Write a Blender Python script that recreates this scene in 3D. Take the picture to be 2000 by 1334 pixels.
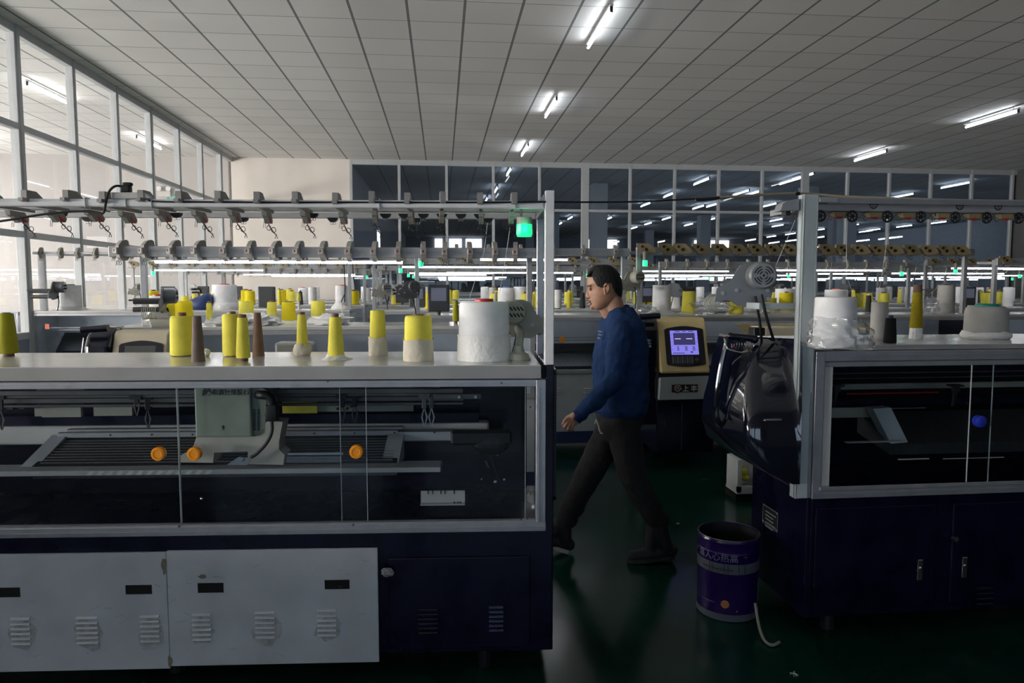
import bpy, bmesh, math, random
from mathutils import Vector, Matrix
random.seed(7)
for o in list(bpy.data.objects): bpy.data.objects.remove(o, do_unlink=True)
SC = bpy.context.scene
COL = SC.collection
PI = math.pi
# ------------------------------------------------------------------ camera
FPX = 1400.0                                    # focal length in pixels of the 2000 px wide frame
CAM_Z = 1.56
PH = math.atan(109/FPX); TH = math.atan(137*math.cos(PH)/FPX)
FW = Vector((math.sin(TH)*math.cos(PH), math.cos(TH)*math.cos(PH), -math.sin(PH)))
RT = Vector((math.cos(TH), -math.sin(TH), 0)); UP = RT.cross(FW)
CP = Vector((0, 0, CAM_Z))
cam = bpy.data.cameras.new('camera'); camo = bpy.data.objects.new('camera', cam); COL.objects.link(camo)
camo.matrix_world = Matrix(((RT.x, UP.x, -FW.x, 0), (RT.y, UP.y, -FW.y, 0), (RT.z, UP.z, -FW.z, CAM_Z), (0, 0, 0, 1)))
cam.sensor_width = 36.0; cam.lens = 36.0*FPX/2000.0
cam.clip_start = 0.05; cam.clip_end = 200
cam.dof.use_dof = True; cam.dof.focus_distance = 3.9; cam.dof.aperture_fstop = 8.0
SC.camera = camo
# ------------------------------------------------------------------ world, exposure
w = bpy.data.worlds.new('world'); SC.world = w; w.use_nodes = True
w.node_tree.nodes['Background'].inputs[0].default_value = (0.35, 0.5, 0.8, 1)
w.node_tree.nodes['Background'].inputs[1].default_value = 0.01
SC.view_settings.view_transform = 'Standard'; SC.view_settings.look = 'None'
SC.view_settings.exposure = 0.0; SC.view_settings.gamma = 1.0
# light strengths (emission of the lamps and of the windows added for light)
CEIL_TUBE = 20.0      # tubes on the ceiling
RAIL_TUBE = 17.0      # tubes under the yarn rails
HALL_TUBE = 14.0
SIDE_TUBE = 45.0      # tubes in the bright side room
SIDE_FILL_WIN = 19.5       # unseen side room windows, added as area light from the left
NEAR_FILL_WIN = 92.0  # added near windows, lowered and strengthened to light the front cones
REAR_FILL_WIN = 1.8        # windows added behind the camera as fill for the front faces

def ray(px, py): return FW + RT*((px-1000)/FPX) - UP*((py-667)/FPX)
def PY(px, py, Y):
    d = ray(px, py); return CP + d*(Y/d.y)
def PZ(px, py, Z):
    d = ray(px, py); return CP + d*((Z-CAM_Z)/d.z)
def PX(px, py, X):
    d = ray(px, py); return CP + d*(X/d.x)

# ------------------------------------------------------------------ materials
MATS = {}
def mat(name, col, rough=0.5, metal=0.0, var=0.0, vscale=8.0, bump=0.0, bscale=60.0, emit=None, estr=0.0, spec=0.5, rvar=0.0, coat=0.0, sss=0.0, stretch=None):
    m = bpy.data.materials.new(name); m.use_nodes = True; MATS[name] = m
    nt = m.node_tree; N = nt.nodes; L = nt.links; b = N['Principled BSDF']
    b.inputs['Base Color'].default_value = (*col, 1); b.inputs['Roughness'].default_value = rough
    b.inputs['Metallic'].default_value = metal; b.inputs['Specular IOR Level'].default_value = spec
    b.inputs['Coat Weight'].default_value = coat
    if sss: b.inputs['Subsurface Weight'].default_value = sss; b.inputs['Subsurface Radius'].default_value = (0.02, 0.008, 0.004)
    if emit:
        b.inputs['Emission Color'].default_value = (*emit, 1); b.inputs['Emission Strength'].default_value = estr
    tc = N.new('ShaderNodeTexCoord'); mp = N.new('ShaderNodeMapping'); L.new(tc.outputs['Object'], mp.inputs[0])
    if stretch: mp.inputs['Scale'].default_value = stretch
    if var or rvar:
        n = N.new('ShaderNodeTexNoise'); n.inputs['Scale'].default_value = vscale; n.inputs['Detail'].default_value = 5
        L.new(mp.outputs[0], n.inputs['Vector'])
        if var:
            r = N.new('ShaderNodeValToRGB'); r.color_ramp.elements[0].position = 0.3; r.color_ramp.elements[1].position = 0.72
            r.color_ramp.elements[0].color = (*[c*(1-var) for c in col], 1); r.color_ramp.elements[1].color = (*[min(1, c*(1+var*0.4)) for c in col], 1)
            L.new(n.outputs[0], r.inputs[0]); L.new(r.outputs[0], b.inputs['Base Color'])
        if rvar:
            mr = N.new('ShaderNodeMapRange'); mr.inputs[1].default_value = 0.3; mr.inputs[2].default_value = 0.7
            mr.inputs[3].default_value = max(0.02, rough-rvar); mr.inputs[4].default_value = min(1, rough+rvar)
            L.new(n.outputs[0], mr.inputs[0]); L.new(mr.outputs[0], b.inputs['Roughness'])
    if bump:
        n2 = N.new('ShaderNodeTexNoise'); n2.inputs['Scale'].default_value = bscale; n2.inputs['Detail'].default_value = 3
        L.new(mp.outputs[0], n2.inputs['Vector'])
        bp = N.new('ShaderNodeBump'); bp.inputs['Strength'].default_value = bump; bp.inputs['Distance'].default_value = 0.01
        L.new(n2.outputs[0], bp.inputs['Height']); L.new(bp.outputs[0], b.inputs['Normal'])
    return m
def yarn_mat(name, col, scale=120, rough=0.75, bump=0.35):
    m = mat(name, col, rough, var=0.12, vscale=14, spec=0.25)
    nt = m.node_tree; N = nt.nodes; L = nt.links; b = N['Principled BSDF']
    tc = N.new('ShaderNodeTexCoord'); mp = N.new('ShaderNodeMapping'); mp.inputs['Rotation'].default_value = (0.12, 0.1, 0)
    wv = N.new('ShaderNodeTexWave'); wv.bands_direction = 'Z'; wv.inputs['Scale'].default_value = scale; wv.inputs['Distortion'].default_value = 2.0
    wv.inputs['Detail'].default_value = 2
    L.new(tc.outputs['Object'], mp.inputs[0]); L.new(mp.outputs[0], wv.inputs['Vector'])
    bp = N.new('ShaderNodeBump'); bp.inputs['Strength'].default_value = bump; bp.inputs['Distance'].default_value = 0.003
    L.new(wv.outputs[0], bp.inputs['Height']); L.new(bp.outputs[0], b.inputs['Normal'])
    return m
def glass_mat(name, tint=(1, 1, 1), refl=1.0, haze=0.0, rough=0.0, milk=(0.5, 0.52, 0.55)):
    m = bpy.data.materials.new(name); m.use_nodes = True; MATS[name] = m
    nt = m.node_tree; N = nt.nodes; L = nt.links
    for n in list(N): N.remove(n)
    out = N.new('ShaderNodeOutputMaterial'); tr = N.new('ShaderNodeBsdfTransparent'); gl = N.new('ShaderNodeBsdfGlossy')
    tr.inputs[0].default_value = (*tint, 1); gl.inputs['Roughness'].default_value = rough
    fr = N.new('ShaderNodeFresnel'); ge = N.new('ShaderNodeNewGeometry')
    io = N.new('ShaderNodeMapRange'); io.inputs[3].default_value = 1.5; io.inputs[4].default_value = 1/1.5
    L.new(ge.outputs['Backfacing'], io.inputs[0]); L.new(io.outputs[0], fr.inputs[0])
    mu = N.new('ShaderNodeMath'); mu.operation = 'MULTIPLY'; mu.inputs[1].default_value = refl; mu.use_clamp = True
    mx = N.new('ShaderNodeMixShader'); L.new(fr.outputs[0], mu.inputs[0]); L.new(mu.outputs[0], mx.inputs[0])
    L.new(tr.outputs[0], mx.inputs[1]); L.new(gl.outputs[0], mx.inputs[2])
    last = mx
    if haze:
        df = N.new('ShaderNodeBsdfDiffuse'); df.inputs[0].default_value = (*milk, 1)
        tc = N.new('ShaderNodeTexCoord'); no = N.new('ShaderNodeTexNoise'); no.inputs['Scale'].default_value = 2.2; no.inputs['Detail'].default_value = 6
        L.new(tc.outputs['Object'], no.inputs['Vector'])
        mr = N.new('ShaderNodeMapRange'); mr.inputs[1].default_value = 0.35; mr.inputs[2].default_value = 0.75
        mr.inputs[3].default_value = haze*0.4; mr.inputs[4].default_value = haze*1.6; L.new(no.outputs[0], mr.inputs[0])
        m2 = N.new('ShaderNodeMixShader'); L.new(mr.outputs[0], m2.inputs[0]); L.new(mx.outputs[0], m2.inputs[1]); L.new(df.outputs[0], m2.inputs[2])
        last = m2
    L.new(last.outputs[0], out.inputs[0])
    return m

mat('edge_shade_strip', (0.34, 0.34, 0.335), 0.4, var=0.12, vscale=6)  # table white darkened: front-edge shade painted into the colour
mat('white_top', (0.56, 0.56, 0.55), 0.2, var=0.12, vscale=3, rvar=0.07, spec=0.9)
mat('white_edge', (0.60, 0.60, 0.58), 0.4, var=0.15, vscale=5)
mat('aluminium', (0.37, 0.385, 0.42), 0.38, metal=0.55, var=0.12, vscale=20)
mat('aluminium_dull', (0.40, 0.41, 0.43), 0.45, metal=0.4, var=0.1, vscale=20)
mat('rail_white', (0.88, 0.87, 0.88), 0.35, var=0.08, vscale=20)
mat('pvc_frame', (0.52, 0.54, 0.56), 0.45, var=0.06)
mat('white_sheet', (0.48, 0.515, 0.56), 0.38, var=0.14, vscale=6, bump=0.08, bscale=9, rvar=0.1)
mat('navy', (0.0022, 0.0022, 0.020), 0.30, var=0.35, vscale=7, bump=0.05, bscale=12, rvar=0.1, coat=0.1, spec=0.35)
mat('navy_worn', (0.06, 0.07, 0.16), 0.35, metal=.3, var=.5, vscale=90)
mat('navy_dark', (0.004, 0.005, 0.018), 0.25, coat=0.2)
mat('black_gloss', (0.008, 0.009, 0.020), 0.09, coat=1.0, var=0.2, vscale=5)
mat('black', (0.012, 0.012, 0.014), 0.45)
mat('black_rubber', (0.01, 0.01, 0.012), 0.6)
mat('black_slot', (0.004, 0.004, 0.004), 0.9)
mat('grey_plastic', (0.30, 0.29, 0.275), 0.5, var=0.1)
mat('grey_dark', (0.075, 0.078, 0.085), 0.45, metal=0.2, var=0.2)
mat('grey_beige', (0.36, 0.36, 0.31), 0.45, var=0.15, vscale=12)
mat('carriage_green', (0.29, 0.33, 0.27), 0.45, var=0.16, vscale=14)
mat('carriage_cream', (0.52, 0.50, 0.43), 0.4, var=0.14, vscale=9)
mat('cream', (0.62, 0.56, 0.42), 0.4, var=0.08)
mat('tan', (0.30, 0.235, 0.12), 0.5, var=0.15)
mat('console_yellow', (0.85, 0.67, 0.33), 0.32, var=0.12, vscale=10)
mat('motor_grey', (0.19, 0.20, 0.21), 0.35, metal=0.15, var=0.08)
mat('steel', (0.55, 0.55, 0.56), 0.25, metal=1.0)
mat('steel_dark', (0.13, 0.13, 0.135), 0.45, metal=0.6, var=0.2)
mat('needle_bed', (0.10, 0.105, 0.115), 0.32, metal=0.75, var=0.25, vscale=30, stretch=(6, 1, 1))
mat('orange', (0.85, 0.30, 0.01), 0.35, spec=0.5)
mat('orange_box', (0.65, 0.22, 0.02), 0.5)
mat('blue_knob', (0.02, 0.04, 0.45), 0.35)
mat('red', (0.5, 0.015, 0.02), 0.4)
mat('red_dull', (0.22, 0.012, 0.015), 0.5)
mat('bag_blue', (0.02, 0.045, 0.16), 0.5, var=.2)
mat('coral', (0.75, 0.16, 0.1), 0.5)
mat('teal', (0.0, 0.27, 0.2), 0.45)
mat('blue_cap', (0.05, 0.16, 0.6), 0.5)
mat('paper_brown', (0.21, 0.12, 0.075), 0.75, var=0.2, vscale=30)
mat('paper_brown_grey', (0.17, 0.125, 0.105), 0.8, var=0.2, vscale=30)
mat('paper_label', (0.42, 0.34, 0.06), 0.7, var=0.3, vscale=40, stretch=(1, 1, 6))
mat('yellow_sticker', (0.6, 0.55, 0.06), 0.6, var=0.15, vscale=30)
yarn_mat('yarn_yellow', (0.90, 0.80, 0.11))
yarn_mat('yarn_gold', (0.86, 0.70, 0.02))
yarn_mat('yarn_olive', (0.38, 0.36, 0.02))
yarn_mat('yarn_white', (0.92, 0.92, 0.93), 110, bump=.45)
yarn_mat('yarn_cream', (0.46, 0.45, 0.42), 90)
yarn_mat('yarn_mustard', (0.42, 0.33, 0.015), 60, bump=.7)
yarn_mat('yarn_pink', (0.8, 0.45, 0.58))
yarn_mat('yarn_black', (0.012, 0.012, 0.014))
yarn_mat('yarn_dark_grey', (0.06, 0.07, 0.06))
yarn_mat('thread', (0.75, 0.75, 0.75))
mat('wrap_cloth', (0.62, 0.57, 0.46), 0.8, var=0.1, bump=0.6, bscale=35)
mat('wrap_white', (0.82, 0.82, 0.80), 0.55, var=0.08, bump=0.7, bscale=45)
mat('skin', (0.44, 0.235, 0.15), 0.5, var=0.16, vscale=40, bump=0.05, bscale=300, sss=0.1)
mat('hair', (0.0025, 0.002, 0.0025), 0.7, bump=0.35, bscale=160, stretch=(1, 1, 0.35))
mat('eye_dark', (0.012, 0.008, 0.006), 0.15)
mat('sweater', (0.014, 0.040, 0.120), 0.9, var=0.25, vscale=9, bump=0.2, bscale=220, spec=0.2)
mat('sweater_rib', (0.008, 0.023, 0.095), 0.9, bump=0.5, bscale=400, spec=0.2)
mat('print_white', (0.22, 0.27, 0.36), 0.7)
mat('trouser', (0.022, 0.021, 0.022), 0.85, var=0.25, vscale=18, bump=0.3, bscale=140, spec=0.2)
mat('shoe', (0.009, 0.009, 0.010), 0.7, bump=0.3, bscale=90)
mat('sole', (0.42, 0.40, 0.34), 0.6)
mat('hose_pale', (0.26, 0.25, 0.22), 0.6)
mat('sole_shaded', (0.02, 0.02, 0.02), 0.7)  # darker copy of the sole, shade on the back shoe put in colour
mat('cord_white', (0.6, 0.6, 0.56), 0.7)
mat('cream_wall', (0.84, 0.78, 0.72), 0.75, var=0.05, vscale=1.5)
mat('side_wall_paint', (0.46, 0.44, 0.43), 0.75, var=0.04, vscale=1.5)
mat('dado_paint', (0.26, 0.29, 0.36), 0.6)
mat('rear_paint', (0.10, 0.10, 0.10), 0.8, var=0.08)
mat('grey_wall', (0.12, 0.12, 0.12), 0.8, var=0.08, vscale=1.5)
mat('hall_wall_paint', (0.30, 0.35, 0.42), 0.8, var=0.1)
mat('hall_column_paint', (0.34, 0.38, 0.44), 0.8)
mat('beige_cable', (0.45, 0.38, 0.26), 0.6)
mat('socket_white', (0.55, 0.53, 0.51), 0.45, var=0.15, vscale=30)
mat('pail_purple', (0.018, 0.003, 0.085), 0.25, coat=0.5, var=0.2, vscale=6)
mat('pail_grey', (0.09, 0.10, 0.125), 0.35)
mat('pail_text', (0.16, 0.16, 0.26), 0.5)
mat('pail_rim', (0.10, 0.11, 0.12), 0.3, metal=0.8)
mat('paper_white', (0.65, 0.68, 0.68), 0.7, var=0.06)
mat('panel_grey', (0.44, 0.50, 0.52), 0.45, var=0.08)
mat('machine_grey', (0.46, 0.50, 0.53), 0.5, var=0.1)
mat('base_blue', (0.02, 0.035, 0.11), 0.4)
mat('ink', (0.015, 0.015, 0.018), 0.6)
mat('logo_white', (0.7, 0.7, 0.7), 0.5)
mat('logo_bronze', (0.16, 0.07, 0.04), 0.5)
mat('plate_text', (0.30, 0.32, 0.36), 0.4)
mat('lamp_cap', (0.35, 0.34, 0.30), 0.5)
mat('lens_green', (0.0, 0.5, 0.2), 0.3, emit=(0.02, 1.0, 0.36), estr=0.9)
mat('lens_green_far', (0.0, 0.5, 0.2), 0.3, emit=(0.03, 1.0, 0.4), estr=1.3)
mat('ceiling_tube_on', (0.9, 0.9, 0.9), 0.4, emit=(0.88, 0.94, 1.0), estr=CEIL_TUBE)
mat('side_tube_on', (0.9, 0.9, 0.9), 0.4, emit=(1.0, 0.97, 0.93), estr=SIDE_TUBE)
mat('hall_tube_on', (0.9, 0.9, 0.9), 0.4, emit=(0.86, 0.93, 1.0), estr=HALL_TUBE)
mat('rail_tube_on', (0.9, 0.9, 0.9), 0.4, emit=(0.92, 0.94, 1.0), estr=RAIL_TUBE)
mat('work_lamp_on', (0.9, 0.9, 0.9), 0.4, emit=(0.9, 0.93, 1.0), estr=7.0)
mat('side_fill_window', (0.8, 0.8, 0.8), 0.5, emit=(1.0, 0.955, 0.90), estr=SIDE_FILL_WIN)
mat('near_fill_window', (0.8, 0.8, 0.8), 0.5, emit=(1.0, 0.955, 0.90), estr=NEAR_FILL_WIN)
mat('rear_fill_window', (0.3, 0.35, 0.4), 0.5, emit=(0.62, 0.78, 1.0), estr=REAR_FILL_WIN)
mat('hall_window_light', (0.8, 0.8, 0.8), 0.5, emit=(1.0, 0.95, 0.92), estr=1.8)
mat('screen_violet', (0.1, 0.1, 0.3), 0.3, emit=(0.30, 0.26, 1.0), estr=0.78)
mat('screen_deep', (0.03, 0.03, 0.08), 0.3, emit=(0.05, 0.045, 0.16), estr=0.7)
mat('screen_pale', (0.3, 0.3, 0.5), 0.3, emit=(0.62, 0.6, 1.0), estr=1.0)
mat('screen_dim', (0.10, 0.11, 0.13), 0.25, emit=(0.16, 0.17, 0.26), estr=0.3)
mat('screen_off', (0.085, 0.09, 0.09), 0.25)
mat('keypad', (0.16, 0.17, 0.19), 0.5)
mat('red_led', (0.5, 0, 0), 0.4, emit=(1, 0.05, 0.03), estr=2.0)
glass_mat('partition_glass', (0.93, 0.95, 0.97), 0.7, haze=0.0)
glass_mat('side_glass', (0.97, 0.97, 0.97), 0.7)
glass_mat('cover_glass', (0.90, 0.92, 0.93), 0.28, haze=0.0015, milk=(0.35, 0.40, 0.46))
glass_mat('clear_bag', (0.97, 0.98, 0.99), 2.6, haze=0.16, rough=0.18, milk=(0.8, 0.8, 0.8))

def node_floor():
    m = mat('epoxy_floor', (0.002, 0.030, 0.020), 0.2, var=0.3, vscale=1.3, rvar=0.08, bump=0.03, bscale=5, spec=0.28)
    nt = m.node_tree; N = nt.nodes; L = nt.links; b = N['Principled BSDF']
    tc = N.new('ShaderNodeTexCoord'); v = N.new('ShaderNodeTexNoise'); v.inputs['Scale'].default_value = 2.1; v.inputs['Detail'].default_value = 9; v.inputs['Roughness'].default_value = 0.7
    L.new(tc.outputs['Object'], v.inputs['Vector'])
    rp = N.new('ShaderNodeValToRGB'); rp.color_ramp.elements[0].position = 0.60; rp.color_ramp.elements[1].position = 0.70
    L.new(v.outputs[0], rp.inputs[0])
    old = b.inputs['Base Color'].links[0].from_socket
    mx = N.new('ShaderNodeMix'); mx.data_type = 'RGBA'; L.new(rp.outputs[0], mx.inputs[0]); L.new(old, mx.inputs[6]); mx.inputs[7].default_value = (0.02, 0.05, 0.042, 1)
    L.new(mx.outputs[2], b.inputs['Base Color'])
node_floor()
def node_ceiling(name, base, x0, y0, wx=0.013, wy=0.007):
    m = mat(name, base, 0.85, spec=0.2)
    nt = m.node_tree; N = nt.nodes; L = nt.links; b = N['Principled BSDF']
    tc = N.new('ShaderNodeTexCoord'); sp = N.new('ShaderNodeSeparateXYZ'); L.new(tc.outputs['Object'], sp.inputs[0])
    def math_(op, a, bb=None, c=None):
        n = N.new('ShaderNodeMath'); n.operation = op
        for i, q in enumerate((a, bb, c)):
            if q is None: continue
            if isinstance(q, (int, float)): n.inputs[i].default_value = q
            else: L.new(q, n.inputs[i])
        return n.outputs[0]
    def band(sock, off, half):
        a = math_('SUBTRACT', sock, off); a = math_('DIVIDE', a, 0.6); a = math_('FRACT', a); a = math_('SUBTRACT', a, 0.5)
        a = math_('ABSOLUTE', a); a = math_('SUBTRACT', 0.5, a); a = math_('MULTIPLY', a, 0.6)
        return a
    ax = band(sp.outputs[0], x0, wx); ay = band(sp.outputs[1], y0, wy)
    lx = math_('LESS_THAN', ax, wx); lxi = math_('LESS_THAN', ax, wx*0.22); ly = math_('LESS_THAN', ay, wy)
    # tile tone per tile
    fx = math_('FLOOR', math_('DIVIDE', math_('SUBTRACT', sp.outputs[0], x0), 0.6)); fy = math_('FLOOR', math_('DIVIDE', math_('SUBTRACT', sp.outputs[1], y0), 0.6))
    cb = N.new('ShaderNodeCombineXYZ'); L.new(fx, cb.inputs[0]); L.new(fy, cb.inputs[1])
    wn = N.new('ShaderNodeTexWhiteNoise'); L.new(cb.outputs[0], wn.inputs['Vector'])
    mr = N.new('ShaderNodeMapRange'); mr.inputs[3].default_value = 0.93; mr.inputs[4].default_value = 1.0; L.new(wn.outputs['Value'], mr.inputs[0])
    vm = N.new('ShaderNodeVectorMath'); vm.operation = 'SCALE'; vm.inputs[0].default_value = base; L.new(mr.outputs[0], vm.inputs['Scale'])
    m1 = N.new('ShaderNodeMix'); m1.data_type = 'RGBA'; L.new(ly, m1.inputs[0]); L.new(vm.outputs[0], m1.inputs[6]); m1.inputs[7].default_value = (0.33, 0.33, 0.34, 1)
    m2 = N.new('ShaderNodeMix'); m2.data_type = 'RGBA'; L.new(lx, m2.inputs[0]); L.new(m1.outputs[2], m2.inputs[6]); m2.inputs[7].default_value = (0.13, 0.145, 0.15, 1)
    m3 = N.new('ShaderNodeMix'); m3.data_type = 'RGBA'; L.new(lxi, m3.inputs[0]); L.new(m2.outputs[2], m3.inputs[6]); m3.inputs[7].default_value = (0.38, 0.38, 0.39, 1)
    L.new(m3.outputs[2], b.inputs['Base Color'])
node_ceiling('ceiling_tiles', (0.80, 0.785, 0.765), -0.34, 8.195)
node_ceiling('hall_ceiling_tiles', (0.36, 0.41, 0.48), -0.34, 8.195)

# ------------------------------------------------------------------ mesh builder
class MB:
    def __init__(s): s.bm = bmesh.new(); s.mi = 0
    def _tag(s, faces):
        for f in faces: f.material_index = s.mi
    def box(s, x0, x1, y0, y1, z0, z1, bev=0.0, seg=2, M=None):
        r = bmesh.ops.create_cube(s.bm, size=1)
        vs = r['verts']
        for v in vs: v.co = Vector(((v.co.x+.5)*(x1-x0)+x0, (v.co.y+.5)*(y1-y0)+y0, (v.co.z+.5)*(z1-z0)+z0))
        fs = set(f for v in vs for f in v.link_faces)
        if bev > 0:
            es = set(e for v in vs for e in v.link_edges)
            rr = bmesh.ops.bevel(s.bm, geom=list(es), offset=bev, segments=seg, affect='EDGES', profile=0.5)
            fs = set(rr['faces']) | set(f for v in rr['verts'] for f in v.link_faces)
            vs = set(v for f in fs for v in f.verts)
        if M:
            for v in vs: v.co = M @ v.co
        s._tag(fs); return s
    def ring_skin(s, rings, close_u=True, cap0=True, cap1=True):
        bmv = [[s.bm.verts.new(p) for p in r] for r in rings]
        fs = []
        n = len(rings[0])
        for a, b in zip(bmv[:-1], bmv[1:]):
            for i in range(n if close_u else n-1):
                j = (i+1) % n
                try: fs.append(s.bm.faces.new((a[i], a[j], b[j], b[i])))
                except ValueError: pass
        if cap0 and n > 2: fs.append(s.bm.faces.new(list(reversed(bmv[0]))))
        if cap1 and n > 2: fs.append(s.bm.faces.new(bmv[-1]))
        s._tag(fs); return s
    def cyl(s, p0, p1, r0, r1=None, n=16, caps=True):
        r1 = r0 if r1 is None else r1
        p0 = Vector(p0); p1 = Vector(p1); d = (p1-p0).normalized()
        a = d.orthogonal().normalized(); b = d.cross(a)
        rg = [[p + (a*math.cos(t*2*PI/n)+b*math.sin(t*2*PI/n))*r for t in range(n)] for p, r in ((p0, r0), (p1, r1))]
        return s.ring_skin(rg, cap0=caps, cap1=caps)
    def tube(s, pts, r, n=8, smooth=0, closed=False):
        P = [Vector(p) for p in pts]
        for _ in range(smooth):
            Q = [P[0]]
            for a, b in zip(P[:-1], P[1:]): Q += [a.lerp(b, .25), a.lerp(b, .75)]
            Q.append(P[-1]); P = Q
        rr = r if isinstance(r, (list, tuple)) else None
        rings = []; a = None
        for i, p in enumerate(P):
            if closed: d = (P[(i+1) % len(P)]-P[i-1])
            else: d = (P[min(i+1, len(P)-1)]-P[max(i-1, 0)])
            if d.length < 1e-9: d = Vector((0, 0, 1))
            d.normalize()
            if a is None: a = d.orthogonal().normalized()
            a = (a-d*a.dot(d)); a = a.normalized() if a.length > 1e-6 else d.orthogonal().normalized()
            b = d.cross(a)
            q = r if rr is None else (rr[0]+(rr[-1]-rr[0])*i/(len(P)-1))
            rings.append([p+(a*math.cos(t*2*PI/n)+b*math.sin(t*2*PI/n))*q for t in range(n)])
        if closed: rings.append(rings[0][:]); return s.ring_skin(rings, cap0=False, cap1=False)
        return s.ring_skin(rings)
    def lathe(s, prof, c=(0, 0, 0), n=28, jitter=0.0, M=None):
        c = Vector(c); rings = []
        for (r, z) in prof:
            rings.append([c+Vector(((r*(1+random.uniform(-jitter, jitter)))*math.cos(t*2*PI/n), (r*(1+random.uniform(-jitter, jitter)))*math.sin(t*2*PI/n), z+random.uniform(-jitter, jitter)*0.1)) for t in range(n)])
        if M: rings = [[M @ p for p in r] for r in rings]
        return s.ring_skin(rings)
    def prism(s, poly, axis, a, b):
        """poly: list of 2D points; axis: which axis is extruded ('x','y','z')"""
        def mk(p, h):
            if axis == 'x': return Vector((h, p[0], p[1]))
            if axis == 'y': return Vector((p[0], h, p[1]))
            return Vector((p[0], p[1], h))
        v0 = [s.bm.verts.new(mk(p, a)) for p in poly]; v1 = [s.bm.verts.new(mk(p, b)) for p in poly]
        fs = [s.bm.faces.new(list(reversed(v0))), s.bm.faces.new(v1)]
        n = len(poly)
        for i in range(n):
            fs.append(s.bm.faces.new((v0[i], v0[(i+1) % n], v1[(i+1) % n], v1[i])))
        s._tag(fs); return s
    def ball(s, c, r, sc=(1, 1, 1), u=16, v=10, M=None):
        rr = bmesh.ops.create_uvsphere(s.bm, u_segments=u, v_segments=v, radius=r)
        for q in rr['verts']:
            q.co = Vector((q.co.x*sc[0], q.co.y*sc[1], q.co.z*sc[2]))
            if M: q.co = M @ q.co
            q.co += Vector(c)
        s._tag(set(f for q in rr['verts'] for f in q.link_faces)); return s
    def ring(s, c, R, r, axis='y', n=20, m=6, arc=(0, 2*PI)):
        pts = []
        full = abs(arc[1]-arc[0]-2*PI) < 1e-6
        k = n if full else n+1
        for i in range(k):
            t = arc[0]+(arc[1]-arc[0])*i/n
            q = {'y': Vector((math.cos(t), 0, math.sin(t))), 'x': Vector((0, math.cos(t), math.sin(t))), 'z': Vector((math.cos(t), math.sin(t), 0))}[axis]
            pts.append(Vector(c)+q*R)
        return s.tube(pts, r, m, closed=full)
    def quad(s, pts):
        f = s.bm.faces.new([s.bm.verts.new(p) for p in pts]); s._tag([f]); return s
    def build(s, name, mats, parent=None, smooth=False, angle=40, M=None):
        bmesh.ops.recalc_face_normals(s.bm, faces=s.bm.faces)
        me = bpy.data.meshes.new(name); s.bm.to_mesh(me); s.bm.free()
        for m in (mats if isinstance(mats, (list, tuple)) else [mats]): me.materials.append(MATS[m])
        o = bpy.data.objects.new(name, me); COL.objects.link(o)
        if parent: o.parent = parent
        if smooth:
            for p in me.polygons: p.use_smooth = True
            try: me.set_sharp_from_angle(angle=math.radians(angle))
            except Exception: pass
        return o
def tag(o, label=None, cat=None, group=None, kind=None):
    if label: o['label'] = label
    if cat: o['category'] = cat
    if group: o['group'] = group
    if kind: o['kind'] = kind
    return o
def empty(name, loc=(0, 0, 0), rz=0.0):
    o = bpy.data.objects.new(name, None); COL.objects.link(o); o.location = loc; o.rotation_euler = (0, 0, rz); o.empty_display_size = 0.1
    return o
def kids(o): return [c for c in bpy.data.objects if c.parent == o]
def build_kidmap():
    km = {}
    for c in bpy.data.objects:
        if c.parent: km.setdefault(c.parent, []).append(c)
    return km
def copy_tree(o, km, parent=None):
    c = o.copy(); COL.objects.link(c); c.parent = parent
    for ch in km.get(o, []): copy_tree(ch, km, c)
    return c
def text_into(mb, s, size, M, mi=0, bold=0.0, depth=0.0015):
    cu = bpy.data.curves.new('t', 'FONT'); cu.body = s; cu.size = size; cu.extrude = depth/2; cu.offset = bold; cu.resolution_u = 2
    ob = bpy.data.objects.new('t', cu); COL.objects.link(ob)
    dg = bpy.context.evaluated_depsgraph_get(); dg.update()
    me = bpy.data.meshes.new_from_object(ob.evaluated_get(dg))
    n0 = len(mb.bm.verts); f0 = len(mb.bm.faces)
    mb.bm.from_mesh(me); mb.bm.verts.ensure_lookup_table(); mb.bm.faces.ensure_lookup_table()
    for v in mb.bm.verts[n0:]: v.co = M @ v.co
    for f in mb.bm.faces[f0:]: f.material_index = mi
    bpy.data.objects.remove(ob); bpy.data.curves.remove(cu); bpy.data.meshes.remove(me)
def face_M(x, y, z, sx=1.0):   # text facing -Y
    return Matrix.Translation((x, y, z)) @ Matrix.Rotation(PI/2, 4, 'X') @ Matrix.Diagonal((sx, 1, 1, 1))
ORD = ['first', 'second', 'third', 'fourth', 'fifth', 'sixth', 'seventh', 'eighth', 'ninth', 'tenth', 'eleventh', 'twelfth', 'thirteenth', 'fourteenth', 'fifteenth', 'sixteenth', 'seventeenth', 'eighteenth', 'nineteenth', 'twentieth']

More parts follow.
